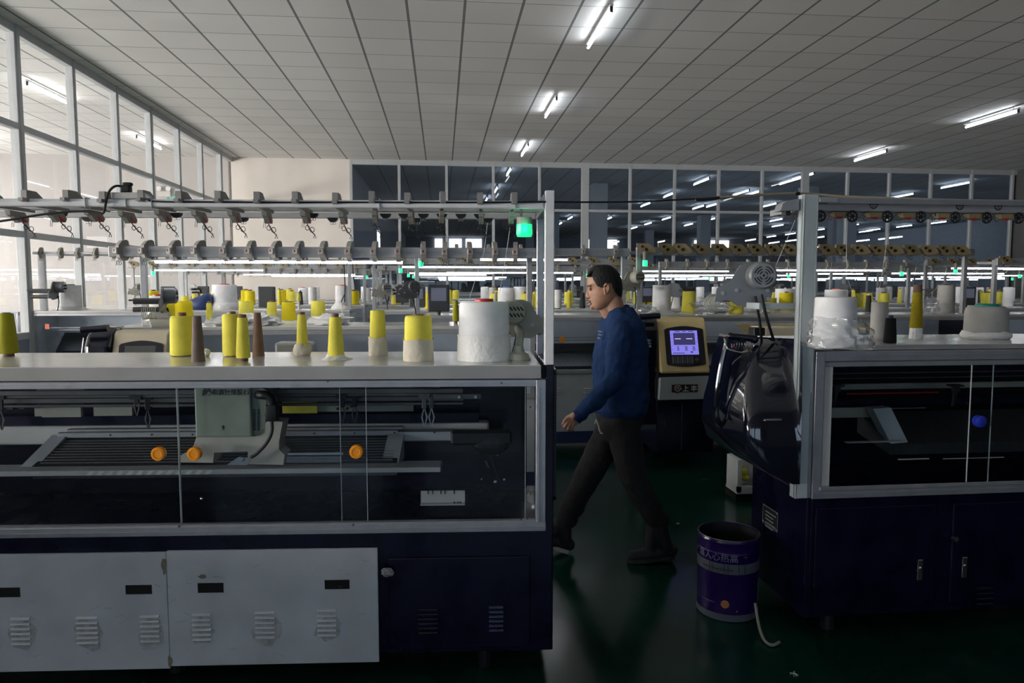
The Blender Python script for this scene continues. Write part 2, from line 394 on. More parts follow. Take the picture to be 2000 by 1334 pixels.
# ------------------------------------------------------------------ room
BY = 17.05; CZ = 4.46; LX = -4.74; RX = 14.45; RY = -5.0
def struct(mb, name, mats, **k): return tag(mb.build(name, mats, **k), kind='structure')
m = MB().box(-12, 24, RY-0.2, 44, -0.1, 0.0); struct(m, 'floor', 'epoxy_floor')
m = MB().box(-12, RX+0.2, RY-0.2, BY+0.05, CZ, CZ+0.1); struct(m, 'ceiling', 'ceiling_tiles')
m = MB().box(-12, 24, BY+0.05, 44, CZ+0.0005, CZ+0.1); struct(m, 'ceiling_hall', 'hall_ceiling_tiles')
m = MB().box(LX, -2.10, BY, BY+0.12, 0, CZ); struct(m, 'wall_back', 'cream_wall')
m = MB().box(RX, RX+0.15, RY, BY+0.1, 0, CZ); struct(m, 'wall_right', 'grey_wall')
m = MB().box(-12, RX, RY-0.15, RY, 0, 0.8).box(-12, RX, RY-0.15, RY, 2.3, CZ).box(-12, -5.0, RY-0.15, RY, 0.8, 2.3).box(4.5, RX, RY-0.15, RY, 0.8, 2.3)
for k in range(4): m.box(-5.0+k*3.2, -4.4+k*3.2, RY-0.15, RY, 0.8, 2.3)
struct(m, 'wall_rear', 'rear_paint')
for k in range(3):  # rear panes added as dim fill from behind the camera
    x0 = -4.4+k*3.2
    m = MB().box(x0, x0+2.6, RY-0.14, RY-0.10, 0.8, 2.3); o = struct(m, 'window_%d' % (k+10), 'rear_fill_window')
    m = MB()
    for a in (0, 0.86, 1.72, 2.56): m.box(x0+a, x0+a+0.04, RY-0.09, RY-0.05, 0.8, 2.3)
    m.build('window_frame', 'pvc_frame', o)
# left glazed partition -------------------------------------------------
g = MB().box(LX-0.003, LX+0.003, RY, BY, 1.02, CZ-0.08)
wl = struct(g, 'window_1', 'side_glass')
f = MB()
ys = [8.73+1.245*k for k in range(-11, 7)]
for k, y in enumerate(ys):
    wd = 0.055 if (k-11) % 3 == 0 else 0.035
    f.box(LX-0.05, LX+0.045, y-wd, y+wd, 0, CZ, 0.004, 1)
    f.box(LX+0.045, LX+0.055, y-wd*0.45, y+wd*0.45, 0, CZ)
for z, h in ((3.34, 0.035), (2.14, 0.035), (0.99, 0.04), (CZ-0.05, 0.05)):
    f.box(LX-0.045, LX+0.04, RY, BY, z-h, z+h, 0.003, 1)
f.build('window_frame', 'pvc_frame', wl)
m = MB().box(LX-0.03, LX+0.03, RY, BY, 0, 0.95); struct(m, 'wall_left', 'dado_paint')
# bright side room
m = MB().box(-12, LX-0.06, BY, BY+0.12, 0.98, CZ); struct(m, 'wall_side_room_back', 'side_wall_paint')
m = MB().box(-12, LX-0.06, BY-0.01, BY+0.11, 0.0, 0.98); struct(m, 'trim_1', 'dado_paint')
m = MB().box(-12.15, -12, RY, BY, 0, 0.9).box(-12.15, -12, RY, BY, 3.3, CZ)
m.box(-12.15, -12, RY, RY+9.0, 0.9, 1.15).box(-12.15, -12, RY, RY+9.0, 2.1, 3.3)
for k in range(0, 3): m.box(-12.15, -12, RY+k*3.0, RY+k*3.0+0.9, 1.15, 2.1)
for k in range(3, 8): m.box(-12.15, -12, RY+k*3.0, RY+k*3.0+0.9, 0.9, 3.3)
struct(m, 'wall_side_room_left', 'side_wall_paint')
for k in range(0, 7):  # unseen panes added to light the room from the left
    y0 = RY+0.9+k*3.0; wz0, wz1 = (1.15, 2.1) if k < 3 else (0.9, 3.3)  # near panes kept low to keep their light off the base sheets
    m = MB().box(-12.14, -12.1, y0, y0+2.1, wz0, wz1); o = struct(m, 'window_%d' % (k+20), 'near_fill_window' if k < 3 else 'side_fill_window')
    mm = MB()
    for a in (0, 1.03, 2.05): mm.box(-12.09, -12.05, y0+a, y0+a+0.05, wz0, wz1)
    mm.build('window_frame', 'pvc_frame', o)
# back glazed partition ---------------------------------------------------
g = MB().box(-2.05, RX, BY-0.003, BY+0.003, 0.62, CZ-0.09)
wb = struct(g, 'window_2', 'partition_glass')
f = MB()
for k in range(16):
    x = -2.06+1.094*k + (0.0 if k < 6 else 0.0)
    wd = 0.03
    if k in (5, 10): wd = 0.09
    f.box(x-wd, x+wd, BY-0.05, BY+0.04, 0, CZ, 0.004, 1)
f.box(-2.06, RX, BY-0.045, BY+0.035, CZ-0.12, CZ, 0.004, 1)
f.box(-2.06, RX, BY-0.045, BY+0.035, 3.31, 3.37, 0.004, 1)
f.box(-2.06, RX, BY-0.045, BY+0.035, 0.55, 0.66, 0.004, 1)
f.build('window_frame', 'pvc_frame', wb)
m = MB().box(-2.06, RX, BY-0.04, BY+0.04, 0, 0.56); struct(m, 'wall_back_sill', 'cream_wall')
# hall beyond ------------------------------------------------------------
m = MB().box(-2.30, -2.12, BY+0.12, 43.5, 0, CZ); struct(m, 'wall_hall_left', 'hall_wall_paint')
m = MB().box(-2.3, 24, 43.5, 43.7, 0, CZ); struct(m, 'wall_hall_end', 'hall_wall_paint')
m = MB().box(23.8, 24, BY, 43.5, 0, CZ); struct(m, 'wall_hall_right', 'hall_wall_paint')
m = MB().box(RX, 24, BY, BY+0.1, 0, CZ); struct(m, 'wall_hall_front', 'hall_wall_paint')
k = 30
for (a, b) in ((-0.4, 0.05), (0.45, 1.2), (1.45, 2.4), (8.95, 9.5), (9.6, 10.15), (10.2, 10.7), (15.6, 16.2), (16.4, 16.9), (17.1, 17.8)):
    mb_ = MB().box(a, b, 43.42, 43.5, 3.72, 4.36); struct(mb_, 'window_%d' % k, 'hall_window_light'); k += 1
m = MB().box(-2.11, -2.08, 24.2, 24.9, 2.5, 3.4); struct(m, 'window_50', 'hall_window_light')
HCOLS = []
for i, (x, y) in enumerate(((4.5, 20.5), (10.8, 20.5), (13.2, 22.5), (4.5, 29), (10.8, 29), (16.5, 29), (4.5, 37), (10.8, 37))):
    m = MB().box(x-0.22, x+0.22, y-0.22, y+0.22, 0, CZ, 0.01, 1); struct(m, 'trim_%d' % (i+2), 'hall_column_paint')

# reflection in the left glass, modelled as lamp and exit plate on the wall
ep_ = PY(322, 376, BY-.02)
el = empty('emergency_light_reflection', (ep_.x, BY-.011, ep_.z)); tag(el, 'faint reflection of a twin-headed emergency lamp in the left glass wall', 'emergency light reflection')
MB().box(-.14, .14, -.06, 0, -.10, .03, .01, 2).build('lamp_box', 'socket_white', el)
for sx in (-.10, .10): MB().cyl((sx, -.09, .075), (sx, -.02, .075), .055, .045, n=16).build('lamp_head', 'steel', el, smooth=True)
ex_ = PY(341, 386, BY-.02)
o = MB().box(-.16, .16, -.03, 0, -.07, .07, .005, 1).build('exit_sign_reflection', 'teal'); o.location = (ex_.x, BY-.011, ex_.z); tag(o, 'small green exit sign reflection beside the reflected emergency lamp in the left glass', 'exit sign')
m = MB(); text_into(m, 'EXIT', .085, face_M(-.10, -.031, -.03), bold=.001); m.build('sign_lettering', 'logo_white', o)
# ------------------------------------------------------------------ ceiling lights
def make_tube_light(matname, L=1.22):
    root = empty('ceiling_light')
    m = MB().box(-0.018, 0.018, -L/2, L/2, 0.035, 0.06, 0.003, 1); m.build('batten', 'pvc_frame', root)
    for sgn in (-1, 1): MB().box(-0.015, 0.015, sgn*(L/2-0.02)-0.012, sgn*(L/2-0.02)+0.012, -0.02, 0.04, 0.003, 1).build('lamp_holder', 'black', root)
    m = MB().cyl((0, -L/2+0.03, 0), (0, L/2-0.03, 0), 0.0145, n=12); m.build('light_tube', matname, root, smooth=True)
    for sgn in (-1, 1):
        m = MB().cyl((0, sgn*(L/2-0.12), 0.06), (0, sgn*(L/2-0.12), 0.10), 0.004, n=6); m.build('hanger', 'black', root)
    return root
protoA = make_tube_light('ceiling_tube_on'); protoH = make_tube_light('hall_tube_on'); protoS = make_tube_light('side_tube_on')
km = build_kidmap()
used = set()
def place_light(proto, x, y, z, label, group):
    if proto in used: o = copy_tree(proto, km)
    else: o = proto; used.add(proto)
    o.location = (x, y, z); tag(o, label, 'ceiling light', group); return o
zc = CZ-0.10
names = ['nearest', 'middle', 'farthest']
for i, y in enumerate((8.0, 11.52, 15.1)):
    place_light(protoA, 1.74, y, zc, 'lit tube lamp under the tiled ceiling, %s one of the row above the man' % names[i], 'tube lamps of the central ceiling row')
for i, y in enumerate((11.55, 15.0)):
    place_light(protoA, 9.27, y, zc, 'lit tube lamp under the dark right part of the ceiling, %s of the two there' % ('nearer' if i == 0 else 'farther'), 'tube lamps of the right ceiling row')
for i, y in enumerate((11.42, 15.03)):
    place_light(protoS, -5.72, y, zc, 'bright tube lamp seen through the left glass wall, %s of two' % ('nearer, larger' if i == 0 else 'farther, smaller'), 'tube lamps of the side room')
for i, (x, y) in enumerate(((-9.0, 8.0), (-9.0, 11.4), (-9, 15))):
    place_light(protoS, x, y, zc, 'tube lamp deep in the bright side room, %s' % ['nearest', 'middle', 'farthest'][i], 'tube lamps of the side room')
hall_px = [(994, 336), (969, 371), (950, 391), (1307.5, 381), (1370, 355), (1261, 400), (1364, 405), (1392, 401), (1447, 377), (1467, 379), (1502, 401), (1543, 354), (1114, 426), (1094, 437), (1075, 445), (1189, 427), (1162, 437), (1266, 437), (1302, 427), (1239, 445), (1345, 439), (1387, 429), (1467, 439), (1516, 430), (1519, 441), (1544, 457), (1507, 462), (1599, 449), (1648, 442), (1664, 440), (1706, 449), (1691, 452), (1644, 458), (1766, 442), (1831, 435), (1864, 452), (1942, 444), (1761, 383), (1866, 362), (1567, 346)]
low_px = [(1466, 469), (1512, 474), (1546, 470), (1597, 464), (1685, 470), (1643, 475), (1731, 466), (1747, 464), (1594, 483), (1204, 473), (1292, 472), (1376, 474), (1470, 481), (1292, 479)]
hp = []
for (px, py) in hall_px:
    p = PZ(px, py, zc)
    if p.y < 42.5 and p.x < 23.5: hp.append((p.x, p.y, zc))
for (px, py) in low_px:
    p = PZ(px, py, 3.7); hp.append((p.x, min(p.y, 42.5), 3.7))
hp.sort(key=lambda q: q[1])
for i0 in range(0, len(hp), 6):
    row = sorted(hp[i0:i0+6])
    for j, (x, y, z) in enumerate(row):
        rn = ['nearest', 'second nearest', 'third nearest', 'fourth nearest', 'fifth nearest', 'sixth nearest', 'seventh nearest', 'eighth nearest', 'ninth nearest', 'tenth nearest'][i0//6]
        place_light(protoH, x, y, z, 'tube lamp in the dark hall beyond the glass, %s band, %s from the left' % (rn, ORD[j]), 'tube lamps of the hall beyond the glass')

# ------------------------------------------------------------------ machine components (prototypes, parented to the machine that uses them first)
def tensioner_grey(parent):            # the narrow wedge clamps across the rails of the left front machine
    m = MB()
    m.prism([(-.03, 1.862), (-.03, 1.905), (.025, 1.905), (.095, 1.866)], 'x', -.012, .012)
    m.box(-.010, .010, -.05, -.03, 1.864, 1.876)
    m.prism([(.02, 1.862), (.25, 1.862), (.25, 1.85), (.02, 1.85)], 'x', -.006, .006)
    m.prism([(.09, 1.845), (.18, 1.845), (.205, 1.818), (.195, 1.806), (.165, 1.810), (.145, 1.802), (.115, 1.824), (.095, 1.828)], 'x', -.010, .010)
    o = m.build('yarn_tensioner', 'grey_plastic', parent)
    m = MB().prism([(.15, 1.830), (.198, 1.808), (.165, 1.808)], 'x', -.0115, .0115); m.build('tension_button', 'red', o)
    m = MB()
    m.ring((.010, .215, 1.783), .010, .0015, 'y', 14, 5); m.ring((-.008, .205, 1.790), .009, .0015, 'y', 14, 5)
    m.tube([(-.006, .18, 1.81), (0, .20, 1.79), (.014, .22, 1.768), (.020, .22, 1.765)], .0022, 5)
    m.tube([(.020, .22, 1.765), (.014, .22, 1.750), (.026, .22, 1.750), (.020, .22, 1.765)], .0016, 5)
    m.tube([(-.010, .13, 1.81), (-.014, .13, 1.785)], .001, 4); m.tube([(-.002, .13, 1.81), (-.006, .13, 1.785)], .001, 4)
    m.build('wire_eye', 'black', o)
    return o
def eyelet(parent):
    m = MB().prism([(-.022, 0), (.022, 0), (.018, -.011), (.006, -.018), (-.008, -.018), (-.016, -.011)], 'y', -.012, .012)
    o = m.build('yarn_eyelet', 'black', parent)
    m = MB().ring((-.004, 0, -.021), .006, .0012, 'y', 12, 5).ring((.006, .0, -.021), .006, .0012, 'y', 12, 5); m.build('wire_eye', 'steel', o)
    return o
def tensioner_big(parent, body='grey_plastic', accent='red'):     # rounded fin clamps over a thick beam, origin at beam centre
    m = MB()
    prof = [(-.055, .0), (-.05, .035), (-.025, .062), (.005, .07), (.02, .062), (.028, .02), (.026, -.035), (.01, -.055), (-.02, -.06), (-.045, -.04)]
    m.prism(prof, 'x', -.014, .014)
    m.box(-.02, .02, -.07, -.045, -.02, .02, .005, 1)
    o = m.build('yarn_tensioner', body, parent)
    m = MB().ball((-.004, -.066, .004), .009, (1, .7, 1.3), 10, 6); m.build('tension_button', 'red_dull', o)
    m = MB(); m.ring((0, -.05, -.07), .012, .0018, 'y', 10, 5); m.ring((.014, -.045, -.074), .01, .0018, 'y', 10, 5); m.tube([(0, -.04, -.05), (-.012, -.05, -.08), (-.014, -.05, -.09)], .0015, 5); m.build('wire_eye', 'steel_dark', o)
    return o
def tensioner_cream(parent):
    m = MB()
    m.prism([(-.075, .055), (.015, .055), (.062, .012), (.07, -.012), (.02, -.022), (-.028, -.02), (-.05, .01), (-.075, .03)], 'y', -.05, -.028)
    m.box(-.03, .03, -.03, .03, -.02, .045, .004, 1)
    o = m.build('yarn_tensioner', 'tan', parent)
    m = MB().cyl((-.035, -.056, .032), (-.035, -.048, .032), .010, n=12).cyl((-.004, -.056, .010), (-.004, -.048, .010), .012, n=12); m.build('tension_disc', 'black', o)
    m = MB().ring((-.03, -.03, -.035), .012, .0018, 'y', 10, 5).ring((.0, -.03, -.042), .011, .0018, 'y', 10, 5).tube([(-.02, -.03, -.02), (-.012, -.03, -.055), (.01, -.03, -.06)], .0016, 5); m.build('wire_eye', 'steel_dark', o)
    return o
def feeder(parent, loc, rz, s=1.0, plate='motor_grey', motor='motor_grey', slots=True, hoops=True, flip=1):
    """motorised roller feeder: shaped plate, fat round motor with vent slots, rollers and comb of hoops; plate faces -y"""
    M = Matrix.Translation(loc) @ Matrix.Rotation(rz, 4, 'Z') @ Matrix.Diagonal((s*flip, s, s, 1))
    m = MB()
    poly = [(-.20, -.09), (-.19, -.02), (-.12, .02), (-.075, .10), (-.03, .115), (.06, .11), (.09, .06), (.095, -.02), (.08, -.085), (.03, -.10), (-.08, -.11), (-.13, -.08)]
    m.prism(poly, 'y', 0, .012)
    m.bm.transform(M)
    o = m.build('yarn_feeder', plate, parent, smooth=True)
    for (x, z) in ((-.16, -.045), (-.09, -.03), (.065, -.03), (.07, -.075)):
        m = MB().cyl((x, -.008, z), (x, .002, z), .010, n=12).cyl((x, -.011, z), (x, -.008, z), .005, n=8); m.bm.transform(M); m.build('bolt', 'aluminium_dull', o, smooth=True)
    m = MB(); m.cyl((.02, -.085, .045), (.02, 0, .045), .070, n=28); m.cyl((.02, -.10, .045), (.02, -.085, .045), .060, .070, n=28); m.bm.transform(M); mo = m.build('motor', motor, o, smooth=True)
    m = MB()
    if slots:
        for R in (.045, .032, .019):
            for q in range(4): m.ring((.02, -.1005, .045), R, .0032, 'y', 8, 4, (q*PI/2+.25, q*PI/2+PI/2-.25))
        m.cyl((.02, -.102, .045), (.02, -.1, .045), .006, n=8)
    else:
        for i in range(-2, 3):
            for z0 in (-.026, .010): m.cyl((.02+i*.02-.01, -.1, .045+z0), (.02+i*.02+.006, -.1, .045+z0+.02), .004, n=6)
    m.bm.transform(M); m.build('vent_slots', 'black_slot', mo)
    m = MB()
    for (x, z, r) in ((-.11, .0, .026), (-.13, -.07, .022)):
        m.cyl((x, .012, z), (x, .22, z), r, n=16)
    m.cyl((-.18, .012, .01), (-.18, .24, .01), .008, n=8); m.bm.transform(M); m.build('roller', 'steel_dark', o, smooth=True)
    if hoops:
        m = MB()
        for i in range(8):
            yy = .05+i*.017
            m.ring((-.20+i*.011, yy-.02, -.10), .048, .0030, 'y', 14, 5, (PI*0.40, PI*1.55))
        m.tube([(-.19, .03, -.052), (-.11, .15, -.052)], .006, 6); m.tube([(-.20, .03, -.147), (-.12, .15, -.147)], .006, 6)
        m.bm.transform(M); m.build('thread_comb', 'grey_beige', o)
    m = MB().tube([(-.0, -.02, -.06), (.01, -.03, -.12), (.03, -.01, -.2), (.05, .03, -.30)], .007, 7, smooth=2); m.bm.transform(M); m.build('power_lead', 'black_rubber', o, smooth=True)
    return o
def louvers(mb, x, z, wd, n=6, pitch=.0185, y=0, h=.006):
    for i in range(n):
        zz = z-i*pitch
        mb.prism([(y+.001, zz), (y-.005, zz-.002), (y-.009, zz-.006), (y-.009, zz-.0075), (y+.001, zz-.0075)], 'x', x-wd/2, x+wd/2)

# ------------------------------------------------------------------ left front machine
A0 = Vector((0.405, 2.70, 0)); ARZ = math.radians(-3.3)
M1 = empty('knitting_machine', A0, ARZ)
tag(M1, 'left foreground knitting machine with white table, dark glass and white sheets on its base', 'knitting machine')
MW = Matrix.Translation(A0) @ Matrix.Rotation(ARZ, 4, 'Z'); MWI = MW.inverted()
def lpl(px, py, y, W=None):
    """local point where the pixel ray meets the local plane y"""
    I = W or MWI
    o = I @ CP; d = (I.to_3x3() @ ray(px, py)); t = (y-o.y)/d.y; return o+d*t
def lpz(px, py, z, W=None):
    I = W or MWI
    o = I @ CP; d = (I.to_3x3() @ ray(px, py)); t = (z-o.z)/d.z; return o+d*t
TZ = 1.26; LXE = -3.05; REX = -0.012
def zz(py, y=0, px=700): return lpl(px, py, y).z
def xx(px, y=0, py=800): return lpl(px, py, y).x
m = MB().box(LXE, REX-.02, -.02, .56, TZ-.052, TZ, .003, 1); m.build('table_top', 'white_top', M1); MB().box(LXE, REX-.02, -.0225, -.0195, TZ-.050, TZ-.003).build('edge_shade_strip', 'edge_shade_strip', M1)  # thin front strip coloured darker to stand for shade
# aluminium frame of the cover
zt = TZ-.055; zs = 0.655
m = MB()
m.box(LXE, REX-.02, -.018, .01, zt-.028, zt-.001, .002, 1)
m.box(LXE, REX-.02, -.022, -.018, zt-.016, zt-.012)
m.box(LXE, REX, -.03, .012, zs-.038, zs-.002, .002, 1)
m.box(LXE, REX, -.036, -.03, zs-.024, zs-.020); m.box(LXE, REX, -.024, .0, zs-.002, zs+.004)
m.box(REX-.038, REX-.001, -.03, .01, zs-.002, zt-.001, .002, 1)
m.box(REX-.030, REX-.026, -.034, -.03, zs, zt-.03)
m.build('cover_frame', 'aluminium', M1)
m = MB()
for (px, py) in ((1036, 795), (1036, 965), (980, 748), (1030, 1012), (1018, 1014), (640, 745), (350, 1028), (690, 1025)):
    q = lpl(px, py, -.032); m.cyl((q.x, -.036, q.z), (q.x, -.03, q.z), .004, n=8)
m.build('screw', 'steel_dark', M1)
def pane(px0, px1, y, name='glass_pane'):
    x0 = LXE if px0 is None else xx(px0, y); x1 = xx(px1, y)
    mm = MB().box(x0, x1, y-.0025, y+.0025, zs, zt-.025)
    o = mm.build(name, 'cover_glass', M1)
    mm = MB()
    for xq in ((x1,) if px0 is None else (x0, x1)): mm.box(xq-.001, xq+.001, y-.003, y+.003, zs, zt-.026)
    mm.build('polished_edge', 'panel_grey', o)
    return o
pA = pane(None, 348, .004); pB = pane(346, 715, -.006); pC = pane(664, 1026, .004)
for (px, py, par) in ((312, 885, pA), (382, 885, pB), (697, 881, pB)):
    q = lpl(px, py, -.01)
    mm = MB().cyl((q.x, -.028, q.z), (q.x, -.008, q.z), .0255, n=28).cyl((q.x, -.031, q.z), (q.x, -.026, q.z), .0235, .0255, n=28)
    mm.ring((q.x, -.029, q.z), .017, .004, 'y', 20, 6)
    o = mm.build('finger_pull', 'orange', M1, smooth=True)
# interior ----------------------------------------------------------------
IY = .12
m = MB().box(LXE, REX-.04, .55, .56, .2, TZ-.06); m.build('rear_panel', 'navy_dark', M1)
m = MB().box(LXE, REX-.03, .01, .56, .50, .52); m.build('tray', 'black', M1)
# yarn feeder rails (horizontal bars high inside)
m = MB()
for (py, y, h) in ((764, .16, .010), (771, .20, .006), (779, .24, .010), (789, .28, .006)):
    z = zz(py, y); m.box(LXE, xx(905, y), y-.006, y+.006, z-h, z+h, .002, 1)
m.build('feeder_rail', 'steel_dark', M1)
m = MB()
z = zz(775, .14); m.box(xx(848, .14), xx(940, .14), .13, .15, z-.011, z+.011, .002, 1); m.build('rail_bracket', 'steel_dark', M1)
m = MB()
for px in (897, 929):
    q = lpl(px, 775, .13); m.cyl((q.x, .122, q.z), (q.x, .13, q.z), .006, n=8)
m.build('screw', 'steel', M1)
m = MB(); y = .40
for (a, b, p0, p1) in ((548, 860, 748, 758), (76, 168, 750, 760)):
    m.box(xx(a, y), xx(b, y), y-.01, y+.01, zz(p1, y), zz(p0, y))
for (a, b, p0, p1) in ((185, 260, 786, 808), (84, 160, 786, 810), (620, 808, 786, 803), (70, 84, 786, 808), (300, 345, 786, 792)):
    m.box(xx(a, y), xx(b, y), y-.01, y+.01, zz(p1, y), zz(p0, y))
m.build('white_strip', 'grey_beige', M1)
m = MB().box(xx(552, .38), xx(620, .38), .375, .38, zz(806, .38), zz(784, .38)); m.build('paper_label', 'yellow_sticker', M1)
m = MB().box(LXE, xx(935, .42), .41, .43, zz(826, .42), zz(808, .42)); m.build('beam', 'navy', M1)
m = MB().box(LXE, xx(955, .44), .42, .50, zz(862, .44), zz(826, .44), .01, 2); m.build('upper_cover_strip', 'white_edge', M1)
m = MB()
for px in (22, 45):
    q = lpl(px, 792, .36); m.box(q.x-.012, q.x+.012, .35, .37, q.z-.015, q.z+.015)
m.build('clip', 'black', M1)
# sloped needle bed
def bedpoly(y0, pz0, y1, pz1): return (y0, zz(pz0, y0)), (y1, zz(pz1, y1))
m = MB(); (ya, za), (yb, zb) = bedpoly(.12, 905, .34, 850)
for (pxa, pxb, mi) in ((62, 775, 0),):
    x0 = xx(pxa, .12, 905); x1 = xx(pxb, .12, 905)
    m.ring_skin([[Vector((x0, ya, za)), Vector((x0, yb, zb)), Vector((x0, yb, zb-.12)), Vector((x0, ya, za-.05))],
                 [Vector((x1, ya, za)), Vector((x1-.01, yb, zb)), Vector((x1-.01, yb, zb-.12)), Vector((x1, ya, za-.05))]])
o = m.build('needle_bed', 'needle_bed', M1)
m = MB()
for i in range(9):
    t = .1+i*.095; y = ya+(yb-ya)*t; z = za+(zb-za)*t
    m.box(x0+.02, x1-.02, y-.0015, y+.0015, z-.001, z+.0035)
m.build('bed_groove', 'steel_dark', o)
m = MB().box(x0-.02, x1-.02, yb-.012, yb+.012, zb, zb+.022, .002, 1); m.box(x0+.0, x1-.0, yb+.02, yb+.05, zb+.02, zb+.03, .002, 1); m.build('bed_rail', 'aluminium_dull', o)
m = MB()
for i in range(9): m.cyl((x0+.2+i*.17, yb-.014, zb+.012), (x0+.2+i*.17, yb-.010, zb+.012), .004, n=8)
m.build('screw', 'black', o)
# end blocks of the bed
m = MB()
for (a, b) in ((38, 70), (745, 778)):
    xa = xx(a, .12, 905); xb = xx(b, .12, 905)
    m.ring_skin([[Vector((xa, ya-.02, za-.01)), Vector((xa, yb, zb+.012)), Vector((xa, yb, zb-.1)), Vector((xa, ya-.02, za-.02))],
                 [Vector((xb, ya-.02, za-.01)), Vector((xb, yb, zb+.012)), Vector((xb, yb, zb-.1)), Vector((xb, ya-.02, za-.02))]])
m.build('end_block', 'machine_grey', M1)
# front ledge, hazard stripes
m = MB(); zl = zz(913, .06)
m.box(LXE, xx(860, .06), .05, .16, zl-.02, zl, .002, 1); m.build('front_ledge', 'aluminium_dull', M1)
m = MB(); x0s = xx(175, .05, 908); x1s = xx(425, .05, 908); n = 13
for i in range(n):
    a = x0s+(x1s-x0s)*i/n; wdt = (x1s-x0s)/n*.5
    m.ring_skin([[Vector((a, .049, zl-.002)), Vector((a+wdt, .049, zl-.002)), Vector((a+wdt-.014, .049, zl-.018)), Vector((a-.014, .049, zl-.018))],
                 [Vector((a, .051, zl-.002)), Vector((a+wdt, .051, zl-.002)), Vector((a+wdt-.014, .051, zl-.018)), Vector((a-.014, .051, zl-.018))]])
m.build('hazard_stripes', 'white_edge', M1)
# comb strip of needles
m = MB(); y = .09; zb1 = zz(903, y); zb0 = zz(890, y); xa = xx(558, y); xb = xx(663, y)
for i in range(60):
    x = xa+(xb-xa)*i/59; m.box(x-.0007, x+.0007, y, y+.002, zb1, zb0+random.uniform(-.002, .002))
m.box(xa-.01, xb+.01, y+.003, y+.008, zz(888, y), zz(884, y))
m.build('needle_comb', 'steel', M1)
# carriage --------------------------------------------------------------------
y0 = .05
m = MB(); xa = xx(380, y0); xb = xx(490, y0); zt1 = zz(748, y0); zb_ = zz(852, y0)
m.box(xa, xb, y0, .2, zb_, zt1, .006, 2)
car = m.build('carriage', 'carriage_green', M1)
xc = xx(521, .1)
m = MB().prism([(xb-.002, zt1-.005), (xc+.012, zt1-.03), (xc, zb_+.012), (xc-.02, zb_+.002), (xb-.002, zb_+.002)], 'y', .07, .22); m.build('side_hood', 'carriage_green', car)
m = MB()
for i in range(14):
    for j in range(2):
        q = lpl(498+j*8, 800+i*3.0, .07); m.box(q.x-.006, q.x+.003, .066, .071, q.z-.0012, q.z+.0012)
m.build('vent_slots', 'black_slot', car)
m = MB()
q = lpl(414, 770, y0); text_into(m, '和源针维股石', .0235, face_M(q.x, y0-.0005, q.z), bold=.0004)
q = lpl(404, 765, y0)
m.ring((q.x, y0-.001, q.z), .014, .0016, 'y', 18, 5, (-.3, PI*1.3)); m.ring((q.x, y0-.001, q.z), .008, .0014, 'y', 12, 5, (0, PI*1.5)); m.cyl((q.x, y0-.003, q.z), (q.x, y0, q.z), .0035, n=8)
m.tube([(q.x-.017, y0-.001, q.z-.006), (q.x-.016, y0-.001, q.z-.014), (q.x-.012, y0-.001, q.z-.016)], .0012, 5); m.tube([(q.x+.004, y0-.001, q.z-.015), (q.x+.014, y0-.001, q.z-.011), (q.x+.019, y0-.001, q.z-.002)], .0012, 5)
q = lpl(416, 771.5, y0); m.box(q.x, q.x+.125, y0-.001, y0, q.z-.001, q.z)
q = lpl(436, 834, y0); m.prism([(q.x-.007, q.z), (q.x, q.z+.008), (q.x+.007, q.z), (q.x+.003, q.z), (q.x+.003, q.z-.010), (q.x-.003, q.z-.010), (q.x-.003, q.z)], 'y', y0-.001, y0)
m.build('logo_print', 'ink', car)
m = MB(); y = .07
pl = [(380, 852), (384, 852), (378, 870), (372, 880), (352, 890), (349, 903), (416, 904), (418, 884), (484, 882), (484, 906), (553, 908), (556, 889), (545, 878), (545, 862), (552, 824), (522, 822), (500, 852)]
pts = [(lpl(a, b, y).x, lpl(a, b, y).z) for a, b in pl]
m.prism(pts, 'y', y, .16); m.build('carriage_base', 'carriage_cream', car)
m = MB(); q0 = lpl(492, 776, .04); q1 = lpl(512, 770, .04); q2 = lpl(530, 785, .04); q3 = lpl(530, 818, .04)
m.tube([(q0.x, .10, q0.z), (q1.x-.01, .05, q1.z-.004), (q1.x+.02, .05, q1.z-.006), (q2.x, .05, q2.z), (q3.x, .05, q3.z)], .017, 12, smooth=2)
m.box(q3.x-.022, q3.x+.022, .03, .07, q3.z-.01, q3.z+.055, .006, 2)
q = lpl(515, 750, .1); m.prism([(q.x-.03, q.z-.02), (q.x+.05, q.z+.01), (q.x+.05, q.z-.012), (q.x+.01, q.z-.03)], 'y', .08, .12)
m.build('air_hose', 'black', car, smooth=True)
m = MB(); a = [lpl(531, 822, .04), lpl(532, 845, .04), lpl(520, 868, .03), lpl(500, 888, .03), lpl(490, 893, .03)]
m.tube(a, .0065, 8, smooth=2); m.build('cable', 'black_rubber', car, smooth=True)
m = MB(); q = [lpl(*p, .03) for p in ((443, 908), (465, 893), (490, 894), (483, 908))]
m.prism([(p.x, p.z) for p in q], 'y', .028, .04); m.build('steel_foot', 'steel', car)
m = MB(); q = lpl(474, 898, .02); m.ball((q.x, .02, q.z), .006); m.build('bolt', 'steel', car)
